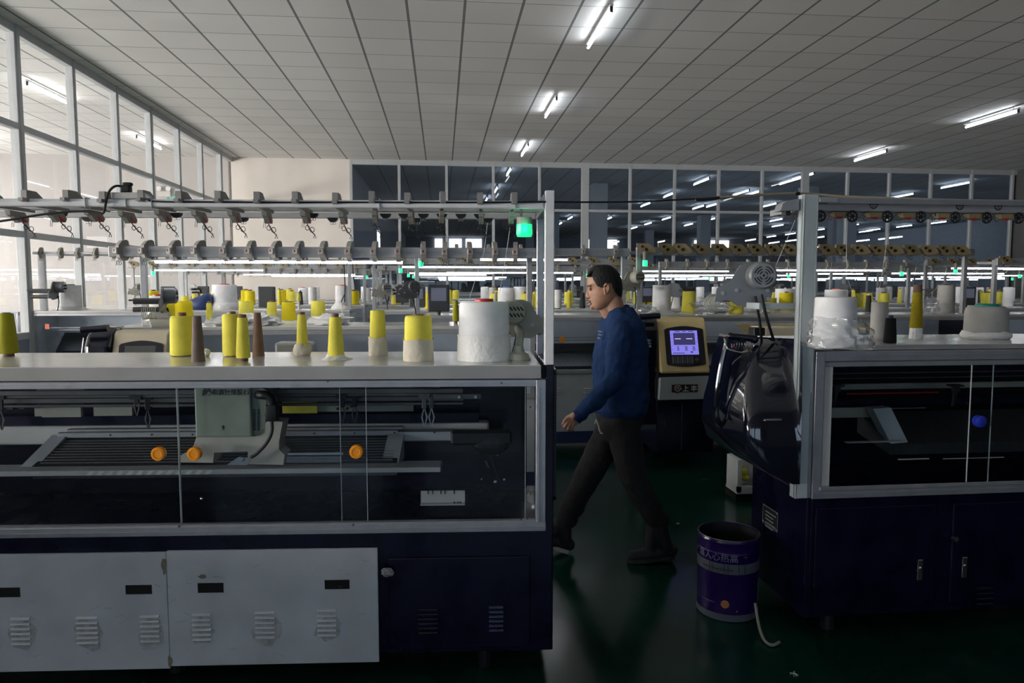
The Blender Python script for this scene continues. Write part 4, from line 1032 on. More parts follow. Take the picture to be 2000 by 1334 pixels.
def hook(par):
    mm = MB().ring((0, 0, 0), .016, .0022, 'y', 12, 5, (PI, 2*PI)).box(-.018, .018, -.003, .003, -.001, .003).ring((0, 0, -.010), .006, .0014, 'y', 8, 5); return mm.build('yarn_eyelet', 'black', par)
hk = hook(M2)
for i, (px, y) in enumerate(((1652, .12), (1705, -.02), (1772, .12), (1832, .12), (1873, -.02), (1948, -.02), (1978, .12))):
    o = hk if i == 0 else hk.copy()
    if i: COL.objects.link(o); o.parent = M2
    q = npl(px, 405, y); o.location = (q.x, y-.005, zk(1.957) if y < 0 else zk(1.937))
# cabinet
m = MB().box(.0, WR, -.0, .54, .10, zs2-.012, .004, 1); m.box(-.02, 0.0, .0, .54, .10, zs2+.0, .003, 1); m.build('base_cabinet', 'navy', M2)
for x in (.15, 1.6, 3.0):
    for y in (.1, .45): MB().cyl((x, y, 0), (x, y, .11), .03, n=10).build('levelling_foot', 'black', M2)
zA = npl(1700, 990, -.01).z
d1 = MB().box(npl(1585, 1000, -.01).x+.02, npl(1829, 1000, -.01).x, -.012, 0, .14, zA, .003, 1).build('cabinet_door', 'navy', M2)
d2 = MB().box(npl(1862, 1000, -.01).x, npl(2200, 1000, -.01).x, -.012, 0, .14, zA, .003, 1).build('cabinet_door', 'navy', M2)
for (d, px, py0, py1) in ((d1, 1797, 1093, 1134), (d2, 1884, 1088, 1129)):
    a = npl(px-6, py1, -.014); b = npl(px+6, py0, -.014)
    m = MB().box(a.x, b.x, -.016, -.011, a.z, b.z, .002, 1).ball(((a.x+b.x)/2, -.017, (a.z+b.z)/2+.01), .007, (1, .5, 1), 8, 6); m.build('latch', 'steel', d)
m = MB().cyl((npl(1862, 1051, -.01).x, -.03, npl(1862, 1051, -.01).z), (npl(1862, 1051, -.01).x, -.01, npl(1862, 1051, -.01).z), .012, n=12); m.build('lock', 'steel', M2)
m = MB(); louvers(m, npl(1922, 1160, -.012).x, npl(1922, 1146, -.012).z, .08, 4, .024, -.012); m.build('louvers', 'navy', d2)
# name plate on the side facing the aisle
m = MB(); X = -.021
def side(px, py): # pixel to local point on side plane
    o = NWI @ CP; d = NWI.to_3x3() @ ray(px, py); t = (X-o.x)/d.x; return o+d*t
a = side(1491, 983); b = side(1519, 1048)
m.box(X-.002, X, b.y, a.y, min(a.z, b.z)+.02, max(a.z, b.z)+.0); npx = m.build('name_plate', 'black', M2)
m = MB(); ylo = b.y; yhi = a.y; zl = min(a.z, b.z)+.02; zh = max(a.z, b.z)
for (y_, z_) in ((ylo+.008, zl+.008), (yhi-.008, zl+.008), (ylo+.008, zh-.008), (yhi-.008, zh-.008)): m.ball((X-.003, y_, z_), .0035, u=8, v=6)
m.box(X-.003, X-.002, ylo, yhi, zh-.003, zh-.001); m.box(X-.003, X-.002, ylo, yhi, zl, zl+.002); m.box(X-.003, X-.002, ylo, ylo+.002, zl, zh); m.box(X-.003, X-.002, yhi-.002, yhi, zl, zh)
for i in range(5): m.box(X-.003, X-.002, yhi-.11, yhi-.03, zh-.03-i*.018, zh-.025-i*.018)
for i in (0, 3): m.box(X-.003, X-.002, ylo+.02, ylo+.07, zh-.03-i*.018, zh-.025-i*.018)
m.build('plate_print', 'plate_text', npx)
# glossy side console -------------------------------------------------------------
def rounded_loft(sections, n=10):
    """sections: list of (x, [(y,z)...])"""
    return sections
YC = .34
def cl(px, py, y): return npl(px, py, y)
m = MB()
# convex outer shell: rows from top to bottom, leaning back towards the top, edges rounded off
rows = [(662, 1484, 1560, .26), (667, 1474, 1565, .21), (680, 1466, 1567, .15), (712, 1460, 1567, .075), (755, 1454, 1567, .01), (805, 1450, 1566, -.035), (855, 1449, 1565, -.055), (895, 1462, 1564, -.06), (925, 1500, 1563, -.055), (946, 1545, 1562, -.05)]
rings = []
for (py, pl_, pr_, yd) in rows:
    ring = []
    for i in range(17):
        u = i/16; e = .04*abs(2*u-1)**5
        px_ = pl_+(pr_-pl_)*u; d_ = ray(px_, py); lim = 1.545/(d_.x/d_.y)-B0.y-.01      # keep clear of the machine's own end
        y_ = min(yd, lim*.8-.045 if lim > 0 else lim-.045)
        y_ = yd-(yd-y_)*u**2
        q = cl(px_, py, y_+e*(1-u)); ring.append(Vector((q.x, y_+e*(1-u), q.z)))
    xl = ring[0].x; xr = ring[-1].x; z = ring[0].z
    for i in range(5):
        u = 1-i/4; ring.append(Vector((xl+(min(xr, -.03)-xl)*u, .45, z)))
    rings.append(ring)
m.ring_skin(rings); sc = m.build('side_console', 'black_gloss', M2, smooth=True, angle=50)
# left frame with opening
m = MB()
pth = [(1422, 662), (1414, 690), (1404, 740), (1399, 790), (1400, 825), (1430, 842), (1480, 862)]
m.tube([cl(a, b, .20) for a, b in pth], .012, 8, smooth=2)
pth2 = [(1408, 660), (1402, 700), (1397, 760), (1396, 828), (1412, 832)]
pts = [(cl(a, b, .3).x, cl(a, b, .3).z) for a, b in ((1425, 655), (1410, 700), (1400, 760), (1396, 830), (1414, 832), (1415, 760), (1424, 700), (1434, 660))]
m.prism(pts, 'y', .18, .42)
pts = [(cl(a, b, .3).x, cl(a, b, .3).z) for a, b in ((1408, 795), (1455, 785), (1455, 818), (1440, 812))]
m.prism(pts, 'y', .22, .42)
m.build('console_wing', 'black_gloss', sc, smooth=True, angle=40)
m = MB().box(cl(1412, 660, .46).x, cl(1475, 660, .46).x, .46, .48, cl(1440, 818, .46).z, cl(1440, 670, .46).z); m.build('wing_back', 'black', sc)
m = MB(); a = cl(1424, 656, .22); b = cl(1474, 662, .22)
m.tube([(a.x, .20, a.z+.0), (b.x-.02, .20, b.z+.004)], .016, 12); m.ball((b.x-.012, .20, b.z), .020); m.ball((a.x, .2, a.z), .017); m.build('roller_cover', 'navy_dark', sc, smooth=True)
m = MB()
for i in range(7):
    q = cl(1434+i*5.2, 664, .19); m.ring((q.x, .19, q.z-.02), .028, .0022, 'x', 10, 5, (PI*.9, PI*2.0))
a = cl(1419, 680, .16); b = cl(1460, 682, .16); m.tube([(a.x+.005, .2, a.z+.04), (a.x, .16, a.z), (a.x+.02, .15, a.z-.012), (b.x-.02, .15, b.z-.016), (b.x, .16, b.z), (b.x+.003, .2, b.z+.04)], .0035, 6, smooth=1)
m.build('thread_comb', 'steel', sc)
m = MB()
for i in range(5):
    q = cl(1434+i*5, 690, .25); r_ = cl(1432+i*5, 757, .3); m.tube([q, r_], .0012, 4)
m.build('thread_wire', 'steel', sc)
m = MB()
for i in range(8):
    q = cl(1432+i*4, 676+(i % 3)*3, .2); m.ball(q, .004, u=6, v=4)
m.build('red_tip', 'red', sc)
nb('small_label', 'socket_white', (1441, 764), (1452, 751), .30, .003, sc)
m = MB().box(cl(1491, 821, -.05).x, cl(1526, 821, -.05).x, -.060, -.02, cl(1500, 822, -.05).z, cl(1500, 818, -.05).z, .002, 1); m.build('handle_trim', 'steel', sc)
m = MB(); q = cl(1545, 950, .3); m.prism([(q.x-.03, q.z-.03), (q.x+.04, q.z-.05), (q.x+.04, q.z+.0), (q.x+.01, q.z+.01), (q.x-.03, q.z+.02)], 'y', .28, .34); m.build('metal_bracket', 'aluminium_dull', sc)
# feeder on bracket
q = npl(1490, 540, .2)
fe2 = feeder(M2, (q.x-.028, .22, q.z-.036), math.radians(-12), .88)
q0 = npl(1500, 594, .14); q1 = npl(1562, 596, .14)
m = MB().box(q0.x-.03, q1.x, .10, .12, q0.z-.022, q0.z+.006, .002, 1); m.box(q0.x-.06, q0.x-.03, .10, .23, q0.z-.022, q0.z+.006, .002, 1); m.build('feeder_bracket', 'panel_grey', M2)
m = MB().tube([npl(1487, 575, .10), npl(1492, 600, .09), npl(1500, 630, .1), npl(1508, 655, .14), npl(1511, 664, .2)], .007, 8, smooth=1); m.build('power_lead', 'black_rubber', M2, smooth=True)
# control box behind the side console
p = npl(1500, 660, .62)
cb = empty('control_box', NW @ Vector((npl(1520, 640, .60).x, .66, 1.262-.0)), BRZ)
# pipe end at the cabinet foot
cable([PZ(1480, 1205, .06)+Vector((0, .03, .05)), PZ(1482, 1225, .03), PZ(1492, 1252, .012), PZ(1508, 1262, .012), PZ(1522, 1254, .012)], .0065, 'hose_pale', 'drain_hose', 'short pale hose curling on the floor by the right cabinet\'s foot', 'hose')
bpy.data.objects.remove(cb)
# cones on the right front table
T2 = Z2
wc = px_cone(NW, T2, 1652, 684, 580, 40, 38, yarn='yarn_white', core=None, shoulder=.006, label='large white yarn package slumped in a clear plastic bag next to the grey post')
bag_around(wc, [(.001, .092, .006), (.012, .118, .010), (.045, .122, .014), (.075, .115, .016), (.105, .100, .014), (.13, .090, .008)], 3, cx=.012)
bag_around(wc, [(.0, .10, .004), (.006, .128, .008), (.03, .118, .012), (.05, .098, .01)], 5, cx=.02, cy=-.01)
px_cone(NW, T2, 1725, 665, 590, 15.5, 15, yarn='yarn_cream', core=None, label='plain off-white yarn tube behind the small black spool')
px_cone(NW, T2, 1745.5, 671, 621, 12, 9.5, yarn='yarn_black', core=None, shoulder=.004, cap='yarn_dark_grey', core_r=.008, label='small black thread spool on the right front table')
def tall_cone(px, pb, pm, pt, pc, label):
    p0 = on_table(NW, px, pb, T2, .034); s = scale_at(p0)
    def h(py):
        d = ray(px, py); t = (p0-CP).dot(FW)/d.dot(FW); return (CP+d*t).z-T2
    root = empty('yarn_cone', (p0.x, p0.y, T2)); tag(root, label, 'yarn cone')
    MB().lathe([(.0, 0), (12.5*s, 0), (11*s, h(pm)), (0, h(pm))], n=14).build('core_base', 'wrap_white', root, smooth=False)
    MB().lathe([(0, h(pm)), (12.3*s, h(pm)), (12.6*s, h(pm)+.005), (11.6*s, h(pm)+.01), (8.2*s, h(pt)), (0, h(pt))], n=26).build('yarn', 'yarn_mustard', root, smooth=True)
    MB().lathe([(0, h(pt)), (8.2*s, h(pt)), (7.4*s, h(pc)), (5.6*s, h(pc)), (5.4*s, h(pt)+.01)], n=22).build('core', 'paper_brown', root, smooth=True)
tall_cone(1797.5, 663, 640, 571, 556, 'tall dull-yellow cone on a white plastic foot, right front table')
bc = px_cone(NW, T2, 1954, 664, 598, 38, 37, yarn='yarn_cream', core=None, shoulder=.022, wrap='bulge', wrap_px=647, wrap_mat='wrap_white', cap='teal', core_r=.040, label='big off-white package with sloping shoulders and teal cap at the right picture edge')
MB().cyl((0, 0, .145), (0, 0, .166), .028, n=20).build('upper_cap', 'wrap_white', bc, smooth=True)
# ------------------------------------------------------------------ pail
pc = Vector((1.36, 3.24, 0))
pail = empty('paint_pail', pc); tag(pail, 'purple paint pail standing open on the green floor by the right cabinet', 'pail')
R = .142; H = .385
m = MB(); m.lathe([(0, 0.004), (R-.004, 0), (R-.002, .006), (R-.002, .04), (R-.001, .04), (R, H-.075), (R+.003, H-.07), (R+.003, H-.064), (R, H-.06), (R+.001, H-.02), (R+.004, H-.012), (R+.001, H-.005), (R, H), (R-.004, H), (R-.005, .01), (0, .012)], n=48); m.build('pail_body', 'pail_purple', pail, smooth=True, angle=35)
def band(z0, z1, mn, name, a0=0, a1=2*PI, r=R+.0012, n=48):
    rg = []
    mm = MB(); k = n
    for z in (z0, z1): rg.append([Vector(((r)*math.cos(a0+(a1-a0)*i/k), r*math.sin(a0+(a1-a0)*i/k), z)) for i in range(k+1)])
    mm.ring_skin(rg, close_u=False, cap0=False, cap1=False); return mm.build(name, mn, pail, smooth=True)
band(.004, .036, 'pail_grey', 'grey_band'); band(.228, .276, 'pail_grey', 'grey_band')
MB().lathe([(0, .0125), (R-.0055, .0125), (R-.0048, H-.004), (R-.0056, H-.004), (R-.0062, .0135), (0, .0135)], n=40).build('pail_inside', 'black', pail, smooth=True, angle=35)
m = MB().ring((0, 0, H), R, .003, 'z', 40, 6); m.build('rim', 'pail_rim', pail, smooth=True)
def wrap_text(s, size, z, ang, mn, bold=.0, name='lettering'):
    mm = MB(); text_into(mm, s, size, Matrix.Identity(4), bold=bold, depth=.001)
    xs = [v.co.x for v in mm.bm.verts]; wd = max(xs)-min(xs); x0 = min(xs)
    for v in mm.bm.verts:
        a = ang+(v.co.x-x0-wd/2)/R; r = R+.0045+v.co.z; v.co = Vector((r*math.cos(a), r*math.sin(a), z+v.co.y))
    return mm.build(name, mn, pail)
va = math.atan2(-pc.y, -pc.x)      # direction to the viewer
wrap_text('痛人心热高', .040, .290, va-.38, 'pail_text')
wrap_text('Epoxy Floor Coating', .017, .246, va-.35, 'ink')
def disc_on(ang, z, r, mn, name):
    mm = MB(); mm.bm.verts.ensure_lookup_table(); vs = []
    for i in range(20):
        t = i*2*PI/20; a = ang+math.cos(t)*r/R; vs.append(mm.bm.verts.new(((R+.0015)*math.cos(a), (R+.0015)*math.sin(a), z+math.sin(t)*r)))
    mm.bm.faces.new(vs); return mm.build(name, mn, pail)
disc_on(va-.06, .085, .019, 'orange_box', 'round_seal'); disc_on(va+.32, .055, .004, 'orange_box', 'small_mark')
wrap_text('健康环保', .009, .088, va-.06, 'pail_text', name='seal_print'); wrap_text('水性环氧', .007, .076, va-.06, 'pail_text', name='seal_print')
wrap_text('环氧地坪涂装 净含量20kg', .006, .085, va-.62, 'pail_text', name='small_print')
for i, (dx) in enumerate((-.62, -.52, -.12, .0, .34, .55)):
    band(.222, .279, 'ink', 'drip', va+dx, va+dx+.025, R+.0018, 3)
disc_on(va+.58, .315, .010, 'pail_grey', 'round_mark')
# bits on the floor
m = MB().box(-.010, .010, -.004, .004, 0, .002); o = m.build('paper_scrap', 'paper_white'); p = PZ(1324, 1023, 0); o.location = (p.x, p.y, 0.001); tag(o, 'tiny white paper scrap on the green floor behind the man', 'paper scrap')
m = MB()
for i in range(12):
    a = random.uniform(0, 6.28); l = random.uniform(.01, .03); m.tube([(0, 0, .002), (math.cos(a)*l*.5, math.sin(a)*l*.5, .006), (math.cos(a)*l, math.sin(a)*l, .002)], .0007, 4)
o = m.build('thread_tuft', 'thread'); p = PZ(1548, 1317, 0); o.location = (p.x, p.y, 0.001); tag(o, 'small tuft of pale thread on the floor at the bottom of the picture', 'thread')
# ------------------------------------------------------------------ machines of the rows behind
mat('inner_white', (0.62, 0.66, 0.72), 0.4, var=.1)
def console_unit(parent, x, y, z, s=1.0, shell='cream', pod='navy_dark', lit=False, lower=True, wdt=.46):
    """slanted operator console: dark side pod on the left, coloured shell with arched bezel and screen"""
    m = MB(); W = wdt*s
    # shell: side profile extruded in x, leaning back
    prof = [(y-.02, z-.45*s), (y+.12, z-.025), (y+.15, z), (y+.34, z), (y+.34, z-.47*s), (y, z-.47*s)]
    m.prism(prof, 'x', x+.05*s, x+W)
    o = m.build('console', shell, parent)
    bv = o.modifiers.new('b', 'BEVEL'); bv.width = .012*s; bv.segments = 3; bv.limit_method = 'ANGLE'
    # face frame
    a = Vector((x+.05*s, y-.02, z-.45*s)); u = Vector((1, 0, 0)); v = (Vector((x+.05*s, y+.12, z-.025))-a); vl = v.length; v.normalize(); n = u.cross(v)*-1
    n = Vector((0, -v.z, v.y)); 
    if n.y > 0: n = -n
    F = Matrix(((u.x, v.x, n.x, a.x), (u.y, v.y, n.y, a.y), (u.z, v.z, n.z, a.z), (0, 0, 0, 1)))
    w_ = W-.05*s
    def P(poly, d0, d1, mb, mi=0):
        mb.mi = mi; n0 = len(mb.bm.verts); mb.prism(poly, 'z', d0, d1); mb.bm.verts.ensure_lookup_table()
        for q in mb.bm.verts[n0:]: q.co = F @ q.co
    def arc(x0, x1, y0, y1, b):
        k = 8; r = []
        for i in range(k+1): t = i/k; r.append((x0+.012+(x1-x0-.024)*t, y1+b*math.sin(t*PI)))
        r.append((x1, y1-.012)); r.append((x1, y0+.012))
        for i in range(k+1): t = 1-i/k; r.append((x0+.012+(x1-x0-.024)*t, y0-b*.7*math.sin(t*PI)))
        r.append((x0, y0+.012)); r.append((x0, y1-.012))
        return r
    bz = MB(); P(arc(w_*.13, w_*.93, vl*.13, vl*.84, vl*.05), -.006, .006, bz); bo = bz.build('bezel', 'navy_dark', o)
    sm = MB()
    x0, x1, y0, y1 = w_*.24, w_*.80, vl*.33, vl*.80
    R_ = lambda a_, b_, c_, d_: [(a_, c_), (b_, c_), (b_, d_), (a_, d_)]
    if lit:
        P(R_(x0, x1, y0, y1), .006, .0085, sm, 0)
        lx = lambda t: x0+(x1-x0)*t
        ly = lambda t: y1-(y1-y0)*t
        P(R_(lx(.11), lx(.9), ly(.60), ly(.10)), .0085, .009, sm, 1)
        for (a_, b_) in ((.16, .38), (.58, .80)): P(R_(lx(a_), lx(b_), ly(.36), ly(.33)), .009, .0094, sm, 2)
        for (a_, b_) in ((.18, .36), (.45, .58), (.67, .86)): P(R_(lx(a_), lx(b_), ly(.055), ly(.025)), .0085, .009, sm, 1)
        for r_ in range(3):
            for (a_, b_) in ((.22, .29), (.50, .60), (.78, .88)): P(R_(lx(a_), lx(b_), ly(.70+r_*.065), ly(.665+r_*.065)), .0085, .009, sm, 1)
        P(R_(lx(.70), lx(.79), ly(.93), ly(.87)), .0085, .009, sm, 1); P(R_(lx(.05), lx(.48), ly(.955), ly(.925)), .0085, .009, sm, 1)
        for r_ in range(5):
            P(R_(lx(.04), lx(.06), ly(.2+r_*.15), ly(.17+r_*.15)), .0085, .009, sm, 1); P(R_(lx(.94), lx(.96), ly(.2+r_*.15), ly(.17+r_*.15)), .0085, .009, sm, 1)
        sm.build('screen', ['screen_violet', 'screen_deep', 'screen_pale'], bo)
    else:
        P(R_(x0, x1, y0, y1), .006, .0085, sm, 0); sm.build('screen', 'screen_off', bo)
    kp = MB()
    for i in range(9): P(R_(x0+.0+(x1-x0)*i*.088, x0+(x1-x0)*(i*.088+.062), vl*.16, vl*.30), .006, .009, kp, i % 2)
    for (dx, dy) in ((0, 0), (-.05, 0), (.05, 0), (0, .035), (0, -.035)): P(R_(x0+(x1-x0)*(.90+dx)-.006, x0+(x1-x0)*(.90+dx)+.006, vl*(.23+dy)-.006, vl*(.23+dy)+.006), .006, .009, kp, 1)
    kp.build('keypad', ['keypad', 'steel_dark'], bo)
    # pod on the left
    m = MB()
    pr = [(y+.0, z-.9*s), (y+.03, z-.5*s), (y+.05, z-.10), (y+.10, z-.02), (y+.18, z+.02), (y+.36, z+.02), (y+.36, z-.95*s)]
    m.prism(pr, 'x', x-.13*s, x+.048*s); po = m.build('side_pod', pod, parent)
    bv = po.modifiers.new('b', 'BEVEL'); bv.width = .035*s; bv.segments = 4; bv.limit_method = 'ANGLE'
    m = MB().tube([(x-.13*s, y+.045, z+.012), (x+.05*s, y+.045, z+.022)], .026*s, 14); m.build('roller_cover', 'navy_dark', po, smooth=True)
    m = MB().tube([(x-.11*s, y+.03, z-.04), (x-.13*s, y+.0, z-.25), (x-.135*s, y-.005, z-.45)], .005, 6, smooth=1); m.build('chrome_edge', 'steel', po, smooth=True)
    return o
def knit_machine(name_label, W, rail='grey', consol=None, lampx=None, feeder_side=-1, big=True, tz=1.27, rz_=1.85, led=(.1, .6), monitor=None, depth=.55, ntens=14, tstyle='grey', cab='machine_grey', beam=True, lpost=0.0, pw=.04, tscale=1.0):
    R_ = empty('knitting_machine'); tag(R_, name_label, 'knitting machine')
    m = MB().box(0, W, -.02, depth, tz-.025, tz, .003, 1); m.build('table_top', 'white_top', R_)
    m = MB().box(0, W, -.02, .01, tz-.058, tz-.026, .002, 1).box(0, W, -.02, .01, .74, .775, .002, 1).box(0, .035, -.015, .01, .77, tz-.055).box(W-.035, W, -.015, .01, .77, tz-.055); m.build('cover_frame', 'aluminium_dull', R_)
    m = MB().box(.035, W-.035, -.003, .001, .77, tz-.058); m.build('glass_pane', 'cover_glass', R_)
    for fx in (.60, .68): MB().cyl((W*fx, -.022, 1.06), (W*fx, -.003, 1.06), .027, n=16).build('finger_pull', 'orange', R_, smooth=True)
    m = MB().box(0, W, .0, depth, .19, .74, .004, 1); m.box(0, .03, .01, depth, .74, tz-.036).box(W-.03, W, .01, depth, .74, tz-.036)
    cb = m.build('base_cabinet', cab, R_)
    m = MB().box(0, W, -.004, depth, .08, .19); m.build('base_strip', 'base_blue', R_)
    m = MB()
    for i in range(int(W/.28)): louvers(m, .2+i*.28, .60, .06, 3, .02, -.001)
    m.build('louvers', cab, cb)
    for x in (.2, W-.2):
        for y in (.08, depth-.08): MB().cyl((x, y, 0), (x, y, .09), .03, n=8).build('levelling_foot', 'black', R_)
    MB().box(.03, W-.03, depth-.05, depth-.03, .95, tz-.07).build('inner_panel', 'inner_white', R_)
    MB().cyl((.15, .06, tz-.040), (W-.25, .06, tz-.040), .005, n=8).build('work_lamp', 'work_lamp_on', R_)
    m = MB().ring_skin([[Vector((.2, .08, .80)), Vector((.2, .3, 1.0)), Vector((.2, .3, .78)), Vector((.2, .08, .77))], [Vector((W-.2, .08, .80)), Vector((W-.2, .3, 1.0)), Vector((W-.2, .3, .78)), Vector((W-.2, .08, .77))]]); m.build('needle_bed', 'needle_bed', R_)
    m = MB().box(.05, W-.05, .14, .155, 1.06, 1.075).box(.05, W-.05, .2, .21, 1.03, 1.045); m.build('feeder_rail', 'aluminium_dull', R_)
    cx = W*.42
    m = MB().box(cx-.14, cx+.12, .03, .2, .98, 1.16, .02, 2).prism([(cx-.2, .85), (cx+.2, .85), (cx+.14, .98), (cx-.14, .98)], 'y', .04, .16); m.build('carriage', 'carriage_cream', R_)
    # posts, rails
    m = MB().box(lpost, lpost+pw, .16, .20, tz, rz_+.02, .002, 1); m.build('post', 'aluminium_dull', R_)
    m = MB().box(W-.04, W, .16, .20, tz, rz_+.02, .002, 1); m.build('post', 'aluminium_dull', R_)
    if beam:
        m = MB().box(-.02, W+.02, .10, .14, rz_-.04, rz_+.035, .004, 1); m.box(-.02, W+.02, .095, .10, rz_+.005, rz_+.012); m.build('yarn_rail', 'aluminium_dull', R_)
    else:
        m = MB().box(-.02, W+.02, .10, .13, rz_-.012, rz_+.018, .004, 1); m.build('yarn_rail', 'aluminium_dull', R_)
    m = MB().box(-.02, W+.02, .36, .385, rz_-.02, rz_+.01, .004, 1); m.build('yarn_rail', 'aluminium_dull', R_)
    if led:
        m = MB().box(W*led[0], W*led[1], .12, .15, rz_-.062, rz_-.052); lb = m.build('lamp_batten', 'pvc_frame', R_)
        m = MB().cyl((W*led[0]+.01, .135, rz_-.073), (W*led[1]-.01, .135, rz_-.073), .0085, n=8); m.build('light_tube', 'rail_tube_on', lb, smooth=True)
    # tensioners
    t = tensioner_cream(R_) if tstyle == 'cream' else tensioner_big(R_, 'grey_plastic' if tstyle == 'grey' else 'grey_beige', 'red')
    km = build_kidmap()
    for i in range(ntens):
        o = t if i == 0 else copy_tree(t, km, R_)
        o.location = (.08+(W-.2)*i/(ntens-1)+random.uniform(-.01, .01), .13, rz_+.0)
        o.rotation_euler = (0, 0, random.uniform(-.15, .15)-(.55 if tstyle == 'grey' else 0)*max(0, 1-i/ntens*1.2)); o.scale = (tscale,)*3
    if lampx is not None:
        m = MB().cyl((lampx, .06, rz_-.09), (lampx, .06, rz_-.01), .022, n=14).cyl((lampx, .06, rz_-.01), (lampx, .12, rz_+.0), .008, n=6); s = m.build('signal_lamp', 'lamp_cap', R_, smooth=True)
        m = MB().cyl((lampx, .06, rz_-.145), (lampx, .06, rz_-.09), .024, n=14); m.build('lamp_lens', 'lens_green_far', s, smooth=True)
    if monitor:
        mx, lit = monitor
        m = MB().box(mx-.10, mx+.10, .05, .09, tz+.03, tz+.28, .012, 2).cyl((mx, .10, tz), (mx, .10, tz+.1), .015, n=8); mo = m.build('monitor', 'grey_dark', R_)
        m = MB().box(mx-.07, mx+.07, .046, .051, tz+.13, tz+.25); m.build('screen', 'screen_dim' if lit else 'screen_off', mo)
    return R_
def place(o, x, y, rz=0): o.location = (x, y, 0); o.rotation_euler = (0, 0, rz)
mB = knit_machine('knitting machine right behind the left front one, yellow cones on it, cream console at left', 2.95, tz=1.275, rz_=1.80, led=(.09, .68), ntens=17, tstyle='grey', lpost=.16, tscale=1.15)
place(mB, -2.28, 5.15)
cs = console_unit(mB, .06, -.28, 1.262, .92, 'cream', 'navy_dark', False, wdt=.43)
feeder(mB, (.36, .05, 1.455), math.radians(100), .80, 'motor_grey', 'motor_grey', slots=True)
m = MB().prism([(.30, 1.27), (.42, 1.27), (.40, 1.38), (.30, 1.38), (.27, 1.36)], 'y', -.02, .04); m.build('feeder_foot', 'grey_beige', mB)
mE = knit_machine('flat knitting machine with grey louvred base behind the walking man, orange box under its table', 2.0, tz=1.29, rz_=1.875, led=(.30, .72), lampx=.06, feeder_side=1, ntens=7, tstyle='beige', monitor=(.22, True))
place(mE, -.25, 6.58)
feeder(mE, (-.02, .0, 1.52), math.radians(10), .75, 'grey_dark', 'grey_dark', slots=True, hoops=False, flip=1)
m = MB().box(1.05, 1.20, -.03, .02, 1.13, 1.18, .003, 1); m.build('orange_box', 'orange_box', mE)
mK = knit_machine('knitting machine with yellow operator console and glowing violet screen right of the man', 3.36, tz=1.285, rz_=1.885, led=None, lampx=.05, ntens=19, tstyle='cream', monitor=None, cab='navy_dark', tscale=1.25)
place(mK, 1.84, 6.52)
cs = console_unit(mK, -.06, -.66, 1.285, 1.0, 'console_yellow', 'black_gloss', True, wdt=.475)
m = MB().ring_skin([[Vector((-.015, -.69, .79)), Vector((.495, -.69, .80)), Vector((.50, -.2, .80)), Vector((-.015, -.2, .79))], [Vector((-.025, -.69, .60)), Vector((.475, -.69, .605)), Vector((.475, -.2, .605)), Vector((-.025, -.2, .60))]])
pn = m.build('logo_panel', 'panel_grey', mK)
m = MB(); m.mi = 0
lx0, lz0 = .10, .685
m.box(lx0-.02, lx0+.205, -.696, -.69, lz0-.02, lz0+.045, .002, 1)
m.ball((lx0+.028, -.694, lz0+.012), .040, (1, .12, .95), 14, 8)
m.mi = 2; m.prism([(lx0, lz0+.04), (lx0+.028, lz0+.05), (lx0+.056, lz0+.04), (lx0+.05, lz0+.008), (lx0+.028, lz0-.022), (lx0+.006, lz0+.008)], 'y', -.702, -.698)
m.mi = 1; m.ring((lx0+.028, -.702, lz0+.014), .026, .002, 'y', 16, 5); m.ring((lx0+.028, -.704, lz0+.014), .010, .002, 'y', 10, 4, (-.8, PI*1.2))
text_into(m, '·上 丰', .056, face_M(lx0+.056, -.698, lz0-.010), 1, bold=.0012)
m.build('logo_print', ['ink', 'logo_white', 'logo_bronze'], pn)
m = MB().box(-.04, .47, -.66, .0, .14, .60, .01, 1); m.build('console_stand', 'navy_dark', mK)
m = MB().box(.18, .186, -.668, -.66, .16, .56); m.box(.0, .03, -.67, -.66, .40, .405).box(.03, .034, -.67, -.66, .37, .43); m.build('stand_edge', 'base_blue', mK)
m = MB().box(-.04, .5, -.67, .0, .785, .83, .006, 1); m.build('console_ledge', 'black', mK)
feeder(mK, (-.08, -.02, 1.60), math.radians(20), .85, 'grey_beige', 'grey_beige', slots=False, hoops=False)
# yellow housing, white box, controller under the table of the console machine
m = MB().box(1.05, 2.4, -.03, .0, 1.13, 1.20, .004, 1).prism([(.9, 1.2), (1.3, 1.2), (1.5, 1.02), (1.1, 1.05)], 'y', -.02, .0); m.build('yellow_cover_strip', 'console_yellow', mK)
# white bin between the machines
bp = PY(1462, 962, 4.9); bz_ = bp.z
bn = empty('white_bin', (bp.x, 4.9, 0)); tag(bn, 'white bin with yellow scraps seen in the dark gap beneath the black side console', 'bin')
m = MB(); bw = .085
m.box(-bw, bw, 0, .22, bz_-.01, bz_+.0).box(-bw, -bw+.03, 0, .22, bz_, bz_+.24).box(bw-.006, bw+.03, 0, .22, bz_, bz_+.24).box(-bw, bw, .2, .22, bz_, bz_+.24).box(-bw, bw, 0, .02, bz_, bz_+.045); m.build('bin_body', 'paper_white', bn); MB().box(-bw, bw, .02, .22, 0, bz_-.01).build('bin_stand', 'black', bn)
m = MB()
for k in range(7): m.ball((random.uniform(-.04, .04), .12, bz_+.06+random.uniform(0, .12)), .03, (1, .7, .8), 8, 6)
m.build('yarn_scraps', 'yarn_yellow', bn)
